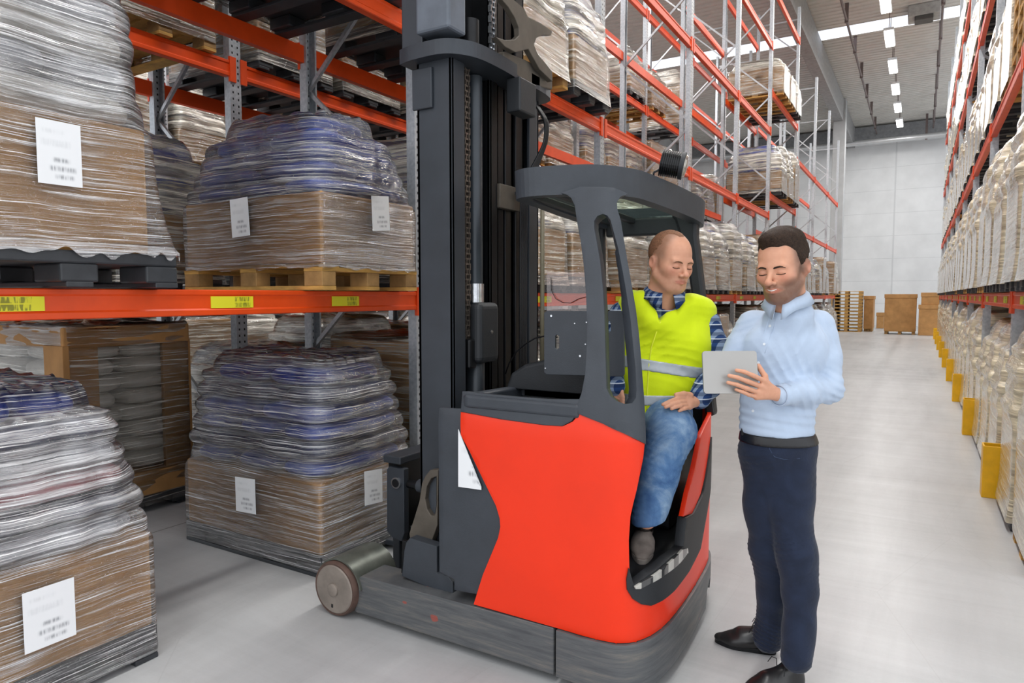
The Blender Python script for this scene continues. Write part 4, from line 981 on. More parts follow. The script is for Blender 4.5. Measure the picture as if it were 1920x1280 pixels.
# armrest lever and knob by the driver's hand
MB().cyl((-1.12, 2.62, 1.1), (-1.1, 2.62, 1.2), .03).build('joystick', M['bpl'], T, True, autos=40)
# rear: black sill with step strip, right red column, interior
far_u = uz(1311, 1027)[0]
sill = UZ([(1178, 1064), (1174, 1086), (1175, 1104), (1185, 1121), (1200, 1131), (1218, 1134), (1240, 1124), (1262, 1106), (1290, 1069), (1311, 1027)]) + [(uz(1322, 993)[0], .50), (uz(1322, 993)[0] + .12, .60), (uz(1322, 993)[0] + .12, .85), (uz(1316, 925)[0], uz(1316, 925)[1])] + UZ([(1298, 962), (1284, 970), (1278, 1024), (1250, 1046), (1215, 1074), (1186, 1094)])
panel('door_sill', [sill], M['bpl'], .04, out=.008, bev=.008)
stp = UZ([(1186, 1096), (1200, 1086), (1240, 1058), (1272, 1028), (1281, 1026), (1282, 1034), (1268, 1052), (1240, 1074), (1210, 1092), (1195, 1100), (1187, 1100)])
t_ = NT('step_strip_print'); sw = t_.math('GREATER_THAN', t_.math('FRACT', t_.math('MULTIPLY', (lambda s_: s_.outputs[1])((lambda q_: (t_.link(t_.new('ShaderNodeTexCoord').outputs['Object'], q_.inputs[0]), q_)[1])(t_.new('ShaderNodeSeparateXYZ'))), 9.0)), .5)
t_.set(color=t_.mix(sw, '3a3a3a', 'b9b7b0'), rough=.15, coat=1.0)
panel('step_strip', [stp], t_.m, .01, out=.02, bev=.002, step=.02)
col = UZ([(1318, 800), (1300, 885), (1290, 925), (1281, 968), (1298, 962), (1316, 925)]) 
uu = uz(1322, 993)[0] + .12
rc = [uz(1281, 968), uz(1290, 925), uz(1302, 880), uz(1315, 815), (uz(1326, 790)[0], .94), (uz(1326, 790)[0] + .12, .96), (body.L - .05, .96), (body.L - .05, .6), (uu, .78), uz(1314, 925), uz(1298, 962)]
panel('rear_red_column', [rc], M['red'], .02, bev=.006)
MB().box(-1.40, -.9, 2.40, 3.5, .395, .43).build('cab_floor', M['bpl'], T, bev=.005)
MB().box(-1.66, -1.36, 2.42, 3.5, .43, 1.0).build('battery_box', M['mastd'], T, bev=.01)
MB().box(-1.4, -.98, 2.385, 2.40, .43, 1.02).build('inner_side_lining', M['bpl'], T)
MB().box(-1.4, -.93, 3.52, 3.545, .43, 1.25).build('far_side_lining', M['bpl'], T)
MB().box(-1.36, -.98, 3.1, 3.5, .43, .80).build('seat_box', M['bpl'], T, bev=.02)
MB().box(-1.37, -.97, 2.98, 3.40, .80, .92).build('seat_cushion', M['mastd'], T, bev=.04, seg=4)
MB().box(-1.36, -.98, 3.36, 3.48, .90, 1.42).build('seat_back', M['mastd'], T, bev=.04, seg=4)
# warning lamp on the canopy edge
lp = thing('work_lamp', 'round ribbed black work lamp with glass front clamped on the canopy edge', 'lamp', (-.98, 2.95, 2.06))
a_ = np.array((-.955, 2.98, 2.118)); dr = np.array((.72, .2, -.16)); dr /= np.linalg.norm(dr)
prof = []; 
for k in range(9): prof += [(k * .009, .058), (k * .009 + .005, .058), (k * .009 + .005, .048), (k * .009 + .009, .048)]
MB().tube([a_ + dr * (p[0] - .05) for p in prof], [p[1] for p in prof], 28).build('ribbed_housing', simple('black_lamp_body', '1d1e20', .25, .4), lp, False)
MB().tube([a_ + dr * .032, a_ + dr * .05, a_ + dr * .052], [.058, .06, .05], 28).build('bezel', M['bpl'], lp, True, autos=40)
MB().tube([a_ + dr * .05, a_ + dr * .06, a_ + dr * .064], [.052, .046, .02], 28).build('lens', simple('silver_lens_glass', 'b9b4ab', .12, .7), lp, True, autos=60)
MB().tube([a_ - dr * .03 + (0, 0, -.04), a_ - dr * .05 + (0, -.01, -.03), a_ - dr * .075 + (0, -.02, -.05), a_ - dr * .08 + (0, -.01, -.062)], .005, 8).build('clamp', M['bpl'], lp, True)
# ---------------------------------------------------------------- people: distance-field bodies
class Field:
    def __init__(s, ax): s.ax = [np.asarray(a, np.float32) for a in ax]; s.F = np.full([len(a) for a in s.ax], 1.0, np.float32)
    def _box(s, lo, hi):
        sl = []
        for a, l, h in zip(s.ax, lo, hi): i = max(0, np.searchsorted(a, l) - 1); j = min(len(a), np.searchsorted(a, h) + 1); sl.append(slice(i, max(i, j)))
        if any(q.start >= q.stop for q in sl): return None, None
        G = np.meshgrid(*[a[q] for a, q in zip(s.ax, sl)], indexing='ij'); return tuple(sl), G
    def put(s, fn, lo, hi, k=.01, op='+'):
        m = max(.05, k * 2.0); sl, G = s._box(np.array(lo) - m, np.array(hi) + m)
        if sl is None: return
        d = fn(*G).astype(np.float32); f = s.F[sl]
        if op == '-': d = -d; h = np.clip(.5 - .5 * (d - f) / k * -1 * -1, 0, 1); h = np.clip(.5 + .5 * (d - f) / k, 0, 1); s.F[sl] = f + (d - f) * h + k * h * (1 - h)
        elif op == '&': h = np.clip(.5 + .5 * (d - f) / k, 0, 1); s.F[sl] = f + (d - f) * h + k * h * (1 - h)
        else: h = np.clip(.5 + .5 * (f - d) / k, 0, 1); s.F[sl] = f + (d - f) * h - k * h * (1 - h)
    def cap(s, a, b, ra, rb=None, k=.02, op='+', fl=None, fs=1.0):
        a = np.array(a, float); b = np.array(b, float); rb = ra if rb is None else rb; ab = b - a; L2 = max(1e-9, ab @ ab)
        if fl is not None: fl = np.array(fl, float); fl /= np.linalg.norm(fl)
        def fn(X, Y, Z):
            px, py, pz_ = X - a[0], Y - a[1], Z - a[2]; t = np.clip((px * ab[0] + py * ab[1] + pz_ * ab[2]) / L2, 0, 1)
            qx, qy, qz = px - t * ab[0], py - t * ab[1], pz_ - t * ab[2]
            if fl is not None:
                w_ = (qx * fl[0] + qy * fl[1] + qz * fl[2]) * (fs - 1); qx = qx + w_ * fl[0]; qy = qy + w_ * fl[1]; qz = qz + w_ * fl[2]
            return np.sqrt(qx * qx + qy * qy + qz * qz) - (ra + (rb - ra) * t)
        r = max(ra, rb); s.put(fn, np.minimum(a, b) - r, np.maximum(a, b) + r, k, op)
    def chain(s, pts, rs, k=.02, **q):
        for i in range(len(pts) - 1): s.cap(pts[i], pts[i + 1], rs[i], rs[i + 1], k, **q)
    def ell(s, c, r, Rm=None, k=.02, op='+'):
        c = np.array(c, float); r = np.array(r, float); Rm = np.eye(3) if Rm is None else Rm
        def fn(X, Y, Z):
            p = [X - c[0], Y - c[1], Z - c[2]]; q = [(p[0] * Rm[0, i] + p[1] * Rm[1, i] + p[2] * Rm[2, i]) for i in range(3)]
            k0 = np.sqrt(sum((q[i] / r[i]) ** 2 for i in range(3))); k1 = np.sqrt(sum((q[i] / r[i] ** 2) ** 2 for i in range(3))) + 1e-9
            return k0 * (k0 - 1) / k1
        m = r.max(); s.put(fn, c - m, c + m, k, op)
    def disp(s, fn): G = np.meshgrid(*s.ax, indexing='ij', sparse=True); s.F += fn(*G).astype(np.float32)
    def mesh(s):
        F = s.F; S = F < 0; nx, ny, nz = F.shape
        c = S[:-1, :-1, :-1].astype(np.int8)
        tot = np.zeros((nx - 1, ny - 1, nz - 1), np.int8)
        for dx in (0, 1):
            for dy in (0, 1):
                for dz in (0, 1): tot += S[dx:nx - 1 + dx, dy:ny - 1 + dy, dz:nz - 1 + dz]
        act = np.argwhere((tot > 0) & (tot < 8)); idx = np.full(tot.shape, -1, np.int64); idx[tuple(act.T)] = np.arange(len(act))
        acc = np.zeros((len(act), 3)); cnt = np.zeros(len(act))
        cor = [(a, b, d) for a in (0, 1) for b in (0, 1) for d in (0, 1)]
        val = {q: F[act[:, 0] + q[0], act[:, 1] + q[1], act[:, 2] + q[2]] for q in cor}
        for q in cor:
            for ax in range(3):
                if q[ax] == 0:
                    q2 = list(q); q2[ax] = 1; q2 = tuple(q2); a, b = val[q], val[q2]; m = (a < 0) != (b < 0); t = np.where(m, a / (a - b + 1e-12), 0)
                    p = np.zeros((len(act), 3)); p[:] = q; p[:, ax] += t; acc += p * m[:, None]; cnt += m
        P_ = act + acc / cnt[:, None]
        V = np.column_stack([np.interp(P_[:, i], np.arange(len(s.ax[i])), s.ax[i]) for i in range(3)])
        faces = []
        for ax in range(3):
            o1, o2 = [(1, 2), (2, 0), (0, 1)][ax]
            sa = [slice(None)] * 3; sb = [slice(None)] * 3; sa[ax] = slice(0, -1); sb[ax] = slice(1, None)
            A, B = S[tuple(sa)], S[tuple(sb)]; e = np.argwhere(A != B)
            e = e[(e[:, o1] > 0) & (e[:, o2] > 0) & (e[:, o1] < F.shape[o1] - 1) & (e[:, o2] < F.shape[o2] - 1)]
            q = []
            for a, b in ((1, 1), (0, 1), (0, 0), (1, 0)): c_ = e.copy(); c_[:, o1] -= a; c_[:, o2] -= b; q.append(idx[tuple(c_.T)])
            q = np.column_stack(q); inside = A[tuple(e.T)]; q[~inside] = q[~inside][:, ::-1]; faces.append(q)
        f = np.vstack(faces); f = f[(f >= 0).all(1)]; return V, f
def grid(lo, hi, base, fine=(), fs=.003):
    """rectilinear axes, finer inside the given boxes"""
    ax = []
    for i in range(3):
        a = [lo[i]]
        while a[-1] < hi[i]:
            st_ = fs if any(b[0][i] - .01 < a[-1] < b[1][i] + .01 for b in fine) else base; a.append(a[-1] + st_)
        ax.append(np.array(a))
    return ax
def fobj(name, F, mat, parent, relax=1):
    V, f = F.mesh()
    o = mesh_obj(name, V, f, mat, parent, True); 
    if relax: m = o.modifiers.new('relax', 'SMOOTH'); m.iterations = relax; m.factor = .5
    return o, V
def basis(x, yaw, pitch, roll=0):
    """head axes (right, forward, up) as columns; yaw is measured from 'toward the camera', positive to the picture's left"""
    r = ray(x, 555); tc = -np.array([r[0], r[1], 0]); tc /= np.linalg.norm(tc); left = np.cross(tc, (0, 0, 1))
    f = math.cos(yaw) * tc + math.sin(yaw) * left; f = f * math.cos(pitch) - np.array([0, 0, 1]) * math.sin(pitch); rt = np.cross(f, (0, 0, 1)); rt /= np.linalg.norm(rt); up = np.cross(rt, f)
    c, s_ = math.cos(roll), math.sin(roll); rt2 = rt * c + up * s_; up2 = -rt * s_ + up * c; return np.column_stack([rt2, f, up2])
def head_sdf(F, o, B, s, jaw=1.0, smile=0.0, nose=1.0):
    L = lambda p: o + B @ (np.array(p, float) * s)
    E = lambda c, r, k=.012, op='+': F.ell(L(c), np.array(r) * s, B, k * s, op)
    Cp = lambda a, b, ra, rb=None, k=.01, op='+', **q: F.cap(L(a), L(b), ra * s, (rb if rb is not None else ra) * s, k * s, op, **q)
    E((0, -.018, .045), (.076, .097, .088)); E((0, .012, .02), (.068, .078, .085), .03); E((0, .022, -.035), (.060 * jaw, .068, .078), .03)
    E((0, .034, -.078), (.046 * jaw, .048, .036), .03); E((0, .066, -.100), (.022, .018, .017), .025)
    for q in (-1, 1):
        E((q * .042, .050, -.024), (.024, .026, .022), .025); Cp((q * .056 * jaw, -.002, -.05), (q * .03 * jaw, .052, -.098), .02, .015, .02)
    Cp((-.04, .078, .012), (.04, .078, .012), .0105, .0105, .018)
    for q in (-1, 1):
        E((q * .034, .104, -.008), (.023, .024, .0145), .012, '-'); E((q * .032, .076, -.008), (.0165, .0135, .0125), .005)
        Cp((q * .045, .079, -.0135), (q * .018, .087, -.0135), .0012, .0012, .003, '-')
    Cp((0, .084, .006), (0, .108 * nose, -.034), .0075, .0095, .012); E((0, .1125 * nose, -.0405), (.0122, .0115, .0105), .010)
    for q in (-1, 1): E((q * .0145, .098, -.0435), (.0085, .012, .0078), .006); E((q * .007, .106, -.052), (.0035, .006, .003), .003, '-')
    Cp((0, .096, -.05), (0, .096, -.06), .004, .004, .008)
    w_ = .027 + .006 * smile; up = .008 * smile
    for q in (-1, 1):
        Cp((0, .0945, -.0655), (q * w_, .079, -.069 + up), .0042, .0022, .008); Cp((0, .0930, -.0750), (q * w_ * .9, .079, -.0715 + up), .0050, .0024, .008)
        Cp((0, .099, -.0700), (q * w_ * .6, .093, -.0700 + up * .35), .0012 + .0012 * smile, .0012 + .0008 * smile, .003, '-'); Cp((q * w_ * .6, .093, -.0700 + up * .35), (q * w_ * 1.05, .0805, -.0698 + up), .0014 + .0006 * smile, .0008, .003, '-')
        if smile: Cp((q * .024, .092, -.045), (q * .041, .075, -.066), .0012, .0008, .010, '-'); E((q * .041, .058, -.032), (.019, .020, .014), .02)
    for q in (-1, 1):
        ec = (q * .077, -.012, -.006); E(ec, (.009, .019, .031), .012); E((q * .086, -.014, -.002), (.008, .015, .026), .006); E((q * .094, -.008, -.002), (.007, .010, .016), .005, '-')
    Cp((0, -.028, -.05), (0, -.035, -.16), .056, .060, .03); Cp((0, .02, -.11), (0, -.005, -.17), .035, .04, .03)
    return L
def hand_sdf(F, wrist, palm, pn, fingers, thumb, s=1.0, rf=.0085):
    """palm block between wrist and knuckles plus five separate bent fingers given as world points"""
    kn = [f[0] for f in fingers]; 
    for i, kq in enumerate(kn): F.cap(wrist + (kq - wrist) * .25, kq, .014 * s, .0115 * s, .012)
    F.cap(wrist, palm, .022 * s, .02 * s, .012, fl=pn, fs=1.5)
    for i, f in enumerate(fingers):
        r = rf * (1, 1.03, .98, .86)[i]; 
        for j in range(len(f) - 1): F.cap(f[j], f[j + 1], r * (1.08, .98, .9)[min(j, 2)], r * (.98, .9, .8)[min(j, 2)], .0025)
    for j in range(len(thumb) - 1): F.cap(thumb[j], thumb[j + 1], (.0135, .0105, .0095)[min(j, 2)] * s, (.0105, .0095, .0085)[min(j, 2)] * s, .006)
def colour_skin(o, V, L_inv, lips=True, beard=0.0, scalp=0):
    """the skin's own colours, in head coordinates: lips, ruddy cheeks, beard stubble"""
    q = L_inv(V); base = np.array(lin('d2997b')[:3]); red = np.array(lin('c9735c')[:3]); lip = np.array(lin('b4604f')[:3]); bd = np.array(lin('3a281e')[:3])
    c = np.tile(base, (len(V), 1)); sm = lambda x: 1 / (1 + np.exp(-x))
    g = np.exp(-(((np.abs(q[:, 0]) - .045) / .02) ** 2 + ((q[:, 2] + .03) / .022) ** 2)) * (q[:, 1] > .02) * .45 + np.exp(-((q[:, 0] / .014) ** 2 + ((q[:, 2] + .042) / .014) ** 2)) * (q[:, 1] > .09) * .35 + (np.abs(q[:, 0]) > .079) * (np.abs(q[:, 2]) < .05) * .4
    c = c * (1 - g[:, None]) + red * g[:, None]
    if beard:
        m = sm((-.052 - q[:, 2] + .55 * np.maximum(0, np.abs(q[:, 0]) - .03)) / .006) * sm((q[:, 2] + .135) / .008) * sm((q[:, 1] + .01) / .01)
        m *= 1 - np.exp(-((q[:, 0] / .03) ** 2 + ((q[:, 2] + .071) / .0085) ** 2) ** 2) * (q[:, 1] > .07)
        sd = sm((np.abs(q[:, 0]) - .052) / .004) * sm((.01 - q[:, 2]) / .008) * sm((q[:, 2] + .11) / .01) * sm((q[:, 1] - .0) / .008) * sm((.05 - q[:, 1]) / .01)
        m = np.clip(np.maximum(m, sd) * beard, 0, 1)[:, None]; c = c * (1 - m) + bd * m
    if scalp:
        # where hair grows: behind the hairline, above and behind the ears
        ax_ = np.abs(q[:, 0]); hl = np.maximum(q[:, 2] - (.078 if scalp == 1 else .085) + np.where(scalp == 2, -ax_ * -.0, 0), np.minimum(q[:, 2] - .0, .052 - q[:, 1] - .0))
        side = sm((.046 - q[:, 1]) / .006) * sm((q[:, 2] - .012 + .35 * np.maximum(0, -q[:, 1] - .01)) / .007); burn = sm((.026 - q[:, 1]) / .004) * sm((q[:, 1] - .004) / .004) * sm((q[:, 2] + .022) / .006) * sm((ax_ - .055) / .004)
        top = sm((q[:, 2] - (.083 if scalp == 1 else .10) + .25 * np.minimum(0, .03 - ax_)) / .006); back = sm((-.035 - q[:, 1]) / .008) * sm((q[:, 2] + .055) / .01)
        m = np.clip(np.maximum(np.maximum(side, burn), np.maximum(top * (1 if scalp == 1 else .45), back)), 0, 1) * (.95 if scalp == 1 else .78)
        hc_ = np.array(lin('33251c' if scalp == 1 else '6d4c36')[:3]); c = c * (1 - m[:, None]) + hc_ * m[:, None]
    if lips:
        e = np.clip(1.6 * np.exp(-(((q[:, 0]) / .027) ** 2 + ((q[:, 2] + .0705) / .0085) ** 2) ** 2), 0, 1) * (q[:, 1] > .075) * .75; c = c * (1 - e[:, None]) + lip * e[:, None]
    a = o.data.color_attributes.new('skin_colour', 'FLOAT_COLOR', 'POINT'); a.data.foreach_set('color', np.column_stack([c, np.ones(len(c))]).astype(np.float32).ravel())
def skin_mat():
    t = NT('skin'); a = t.new('ShaderNodeVertexColor', layer_name='skin_colour'); n = t.noise(t.coord(per_object=False), 60, 3)
    t.set(color=t.mix(.12, a.outputs[0], t.ramp(n, [(.3, 'c98a70'), (.7, 'ecc0a6')])), rough=.48, spec=.45, sss=.12); t.b.inputs['Subsurface Radius'].default_value = (.01, .004, .002); t.bump(n, .06, .001); return t.m
M['skin'] = skin_mat()
def hair_mat(name, c, c2):
    t = NT(name); v = t.coord((1, 1, 1), per_object=False); n = t.noise(v, 150, 4, .6, .8); t.set(color=t.ramp(n, [(.35, c), (.65, c2)]), rough=.65, spec=.2); t.bump(n, .7, .005); return t.m
M['hairb'] = hair_mat('dark_brown_hair', '211711', '3b2b20'); M['hairs'] = hair_mat('short_shaved_hair', '6a4a36', '94694f'); M['brow'] = hair_mat('brow_hair', '5a3f2c', '7d5c44')
def cloth(name, col, var=.05, bump=.25, rough=.8, sc_=9):
    t = NT(name); v = t.coord(per_object=False); n = t.noise(v, sc_, 4, .55, .4); fine = t.noise(v, 420, 2)
    c = lin(col); d = tuple(q * (1 - var * 2) for q in c[:3]) + (1,); l = tuple(min(1, q * (1 + var)) for q in c[:3]) + (1,)
    t.set(color=t.ramp(n, [(.3, d), (.7, l)]), rough=rough, sheen=.15, spec=.25); t.bump(t.math('ADD', n, t.math('MULTIPLY', fine, .06)), bump, .02); return t.m
M['shirt'] = cloth('light_blue_cotton', 'b9c9de'); M['navy'] = cloth('dark_navy_denim', '20293d', .15, .3, .85, 14); M['vest'] = cloth('fluorescent_yellow_fabric', 'd4e80a', .04, .25, .7, 7); M['belt'] = simple('black_leather', '16161a', .35, 0, .15, 20, .1)
M['shoe'] = simple('black_shoe_leather', '1e1d1e', .3, 0, .15, 14, .1, spec=.6); M['canvas'] = simple('taupe_canvas', 'a2968e', .85, 0, .1, 30, .2, 200); M['sole'] = simple('pale_rubber_sole', 'b9b0a8', .7)
def denim():
    t = NT('faded_blue_jeans'); v = t.coord(per_object=False); n = t.noise(v, 7, 5, .6, .5); f = t.noise(v, 260, 2); t.set(color=t.mix(t.math('MULTIPLY', f, .35), t.ramp(n, [(.32, '2f4f7d'), (.5, '55779f'), (.68, '8ea7bf')]), '2d4870'), rough=.85, spec=.2); t.bump(t.math('ADD', n, t.math('MULTIPLY', f, .08)), .3, .02); return t.m
M['denim'] = denim()
def plaid():
    t = NT('blue_plaid_cotton'); tc = t.new('ShaderNodeTexCoord'); mp = t.new('ShaderNodeMapping'); mp.inputs['Rotation'].default_value = (0, 0, R(31)); t.link(tc.outputs['Object'], mp.inputs[0])
    s_ = t.new('ShaderNodeSeparateXYZ'); t.link(mp.outputs[0], s_.inputs[0])
    a = t.math('GREATER_THAN', t.math('FRACT', t.math('MULTIPLY', s_.outputs[0], 34)), .5); b = t.math('GREATER_THAN', t.math('FRACT', t.math('MULTIPLY', s_.outputs[2], 34)), .5)
    c = t.mix(t.math('MULTIPLY', a, .6), '26406f', '9db0c8'); c = t.mix(t.math('MULTIPLY', b, .55), c, '16223d'); l = t.math('LESS_THAN', t.math('FRACT', t.math('MULTIPLY', s_.outputs[2], 17)), .07)
    t.set(color=t.mix(t.math('MULTIPLY', l, .8), c, 'd8dfe8'), rough=.85, spec=.2); t.bump(t.noise(t.coord(per_object=False), 12, 3), .3, .02); return t.m
M['plaid'] = plaid()
M['band'] = simple('grey_reflective_tape', 'a9b0b6', .35, .2, .06, 20)
class Pose:
    def __init__(s, d): s.d = d
    def __call__(s, x, y, d=None): return at_d(x, y, s.d if d is None else d)
def wr(seed, n, amp, f, fz):
    w1 = np.random.RandomState(seed); ks = [(w1.uniform(-f, f), w1.uniform(-f, f), w1.uniform(fz * .4, fz) * w1.choice([-1, 1]), w1.uniform(0, 6.28)) for _ in range(n)]
    return lambda X, Y, Z: amp / n ** .5 * sum(np.sin(a * X + b * Y + c * Z + p) for a, b, c, p in ks)
def crease(seed, amp, dirv, wl, ctr=None, rad=.2, warp=.6):
    """sharp pulled folds across direction dirv, fading away from ctr"""
    w1 = np.random.RandomState(seed); d = np.array(dirv, float); d /= np.linalg.norm(d); q = w1.uniform(-1, 1, (4, 3)) * 14; ph = w1.uniform(0, 6, 4)
    def fn(X, Y, Z):
        w_ = sum(np.sin(q[i, 0] * X + q[i, 1] * Y + q[i, 2] * Z + ph[i]) for i in range(4)) * warp
        a = np.sin((d[0] * X + d[1] * Y + d[2] * Z) * 2 * math.pi / wl + w_ * 2); r_ = -amp * (np.abs(a) ** .6 - .5)
        m_ = .5 + .5 * np.sin(q[0, 1] * X + q[1, 2] * Y + q[2, 0] * Z * 1.4)
        if ctr is not None: m_ = m_ * np.exp(-((X - ctr[0]) ** 2 + (Y - ctr[1]) ** 2 + (Z - ctr[2]) ** 2) / rad ** 2)
        return -r_ * m_
    return fn
def on_skin(o, t, L, Bm, x, z, lift=0.0):
    a = Vector(tuple(L((x, .22, z)) - np.array(t['_w']))); d = Vector(tuple(-Bm[:, 1])); ok, loc, nor, _i = o.ray_cast(a, d)
    return np.array(loc) + np.array(t['_w']) + np.array(nor) * lift if ok else L((x, .09, z))
def face_bits(t, o, L, Bm, s, browc='brow', bw=1.0):
    """eyelash line and brows laid on the skin, a sliver of the eyes under lowered lids"""
    for q in (-1, 1):
        pts = [on_skin(o, t, L, Bm, q * (.0325 + .0160 * math.cos(a)), -.0125 - .0030 * math.sin(a), .0002) for a in np.linspace(.15, math.pi - .15, 11)]
        MB().tube(pts, [.0008 * s] + [.0014 * s] * 9 + [.0008 * s], 6).build('eyelashes', M['hairb'], t, True)
        vs, fs = superell(.012 * s, .010 * s, .0095 * s, 1, 1, 16, 10, None)
        mesh_obj('eye', [L((q * .032, .0715, -.0125)) + np.array(v) for v in vs], fs, M['eye'], t, True)
        pts = [on_skin(o, t, L, Bm, q * x, z, -.0004) for x, z in ((.013, .0070), (.019, .0092), (.026, .0110), (.034, .0118), (.042, .0104), (.050, .0060))]
        MB().tube(pts, [k * s * bw for k in (.0022, .003, .003, .0028, .0022, .001)], 8).build('eyebrow', M[browc], t, True)
M['eye'] = simple('eye_white', 'd8d0cc', .2)
def collar(name, c, B, r0, r1, h, mat, parent, tip=.05, gap=.35, th=.004, n=40):
    """fold-down shirt collar round the neck, open in front with two points; angle 0 = front"""
    vs = []; 
    for off in (0, th):
        for row in range(3):
            for i in range(n + 1):
                a = gap + (2 * math.pi - 2 * gap) * i / n; fr = min(a - gap, 2 * math.pi - gap - a); tp = math.exp(-(fr / .35) ** 2)
                rr = (r0 + off + (.010 if row == 2 else .004 if row == 1 else 0) + (r1 - r0) * (1 if row == 2 else .5 if row == 1 else .1)); z = (0, -.2, -1)[row] * (h + tip * tp)
                p = np.array((rr * math.sin(a) * (1 + .0 * tp), rr * math.cos(a) * 1.08 + (.012 * tp if row == 2 else 0), z + .012 * math.cos(a) * -1.2)); vs.append(c + B @ p)
    m = n + 1; fs = []
    for o_ in (0, 3 * m):
        for r_ in range(2):
            for i in range(n): q = (o_ + r_ * m + i, o_ + r_ * m + i + 1, o_ + (r_ + 1) * m + i + 1, o_ + (r_ + 1) * m + i); fs.append(q if o_ else q[::-1])
    for i in range(n): fs += [(i, i + 1, 3 * m + i + 1, 3 * m + i), (2 * m + i, 5 * m + i, 5 * m + i + 1, 2 * m + i + 1)]
    for i in (0, n): 
        for r_ in range(2): fs.append((r_ * m + i, (r_ + 1) * m + i, 3 * m + (r_ + 1) * m + i, 3 * m + r_ * m + i))
    return mesh_obj(name, vs, fs, mat, parent, True)
def shoe(name, heel, toe, mat, solem, parent, w_=.045, h=.085, laces=None, L_=None):
    heel = np.array(heel, float); toe = np.array(toe, float); d = toe - heel; L = np.linalg.norm(d) if L_ is None else L_; d /= np.linalg.norm(d); sd = np.array((d[1], -d[0], 0)); up = np.array((0, 0, 1.0)); B = np.column_stack([sd, d, up])
    P_ = lambda a, b, c: heel + B @ np.array((a, b * L, c))
    lo = np.minimum(heel, heel + d * L) - .08; hi = np.maximum(heel, heel + d * L) + .16
    F = Field(grid(lo, hi, .004)); F.cap(P_(0, .12, .05), P_(0, .12, h), w_ * .75, w_ * .8, .02); F.cap(P_(0, .13, .045), P_(0, .55, .038), w_ * .78, w_ * .95, .03, fl=up, fs=1.15)
    F.cap(P_(0, .5, .040), P_(0, .68, .030), w_ * 1.0, w_ * .9, .03, fl=up, fs=1.5); F.cap(P_(0, .68, .026), P_(0, .88, .022), w_ * .95, w_ * .62, .03, fl=up, fs=1.7); F.cap(P_(0, .2, .085), P_(0, .55, .06), w_ * .6, w_ * .55, .03)
    F.put(lambda X, Y, Z: (heel[2] + .012) - Z, lo, hi, .003, '&'); F.put(lambda X, Y, Z: Z - (heel[2] + h + .03), lo, hi, .003, '&')
    o, V = fobj(name, F, mat, parent)
    out = [( .72 * math.cos(a), 0) for a in ()]; pr = []
    for i in range(40):
        a = 2 * math.pi * i / 40; y = .5 - .48 * math.cos(a); wid = w_ * (.80 + .26 * math.exp(-((y - .68) / .2) ** 2)) * (abs(math.sin(a)) ** .7) * math.copysign(1, math.sin(a)); pr.append((wid, y))
    s2 = MB().prism([pr], lambda u, v, z: tuple(P_(u, v, z)), 0, .02).build('shoe_sole', solem, o, bev=.003)
    MB().prism([[p for p in pr if p[1] < .3]], lambda u, v, z: tuple(P_(u, v, z)), -.0, .028).build('shoe_heel', solem, o, bev=.002)
    for k in range(5):
        y = .38 + .055 * k; z = .098 - .011 * k
        MB().tube([P_(-.022, y, z - .008), P_(0, y + .01, z + .004), P_(.022, y, z - .008)], .002, 6).build('lace', M[laces or 'mastd'], o, True)
    for q in (-1, 1): MB().tube([P_(0, .4, .1), P_(q * .02, .36, .125), P_(q * .045, .38, .12), P_(q * .055, .42, .095)], .0016, 6).build('lace', M[laces or 'mastd'], o, True)
    return o
Vr = cR; Vz = np.array((0, 0, 1.0)); Vd = np.array((cF[0], cF[1], 0)); Vd /= np.linalg.norm(Vd)   # picture right, up, away
# ============================ standing man with the tablet
Q = Pose(2.68)
man = thing('person', 'standing man in light blue shirt and navy trousers holding a tablet, beside the truck', 'person', tuple(at_z(1440, 1230, 0)))
hB = basis(1468, R(25), R(9), R(-2)); hs = 1.05; hc = at_d(1467, 501, 2.56)
shL, elL, wrL = Q(1536, 610, 2.70), Q(1550, 728, 2.66), Q(1462, 741, 2.50)
shR, elR, wrR = Q(1411, 611, 2.74), Q(1366, 690, 2.72), Q(1345, 708, 2.56)
kL = [Q(1484, 850, 2.68), Q(1480, 945, 2.66), Q(1492, 1030, 2.64), Q(1501, 1110, 2.64), Q(1494, 1235, 2.63)]
kR = [Q(1432, 850, 2.72), Q(1436, 945, 2.74), Q(1440, 1030, 2.76), Q(1450, 1110, 2.79), Q(1440, 1200, 2.82)]
thumb_t = [Q(1437, 722, 2.47), Q(1434, 705, 2.465), Q(1422, 686, 2.47)]
fingL = [[Q(1432, 713, 2.45), Q(1412, 704, 2.425), Q(1396, 697, 2.42), Q(1381, 694, 2.425)], [Q(1426, 724, 2.45), Q(1402, 715, 2.42), Q(1384, 708, 2.415), Q(1367, 704, 2.42)],
         [Q(1420, 735, 2.45), Q(1400, 728, 2.42), Q(1382, 721, 2.415), Q(1365, 717, 2.42)], [Q(1418, 744, 2.455), Q(1404, 740, 2.43), Q(1393, 735, 2.42), Q(1380, 730, 2.422)]]
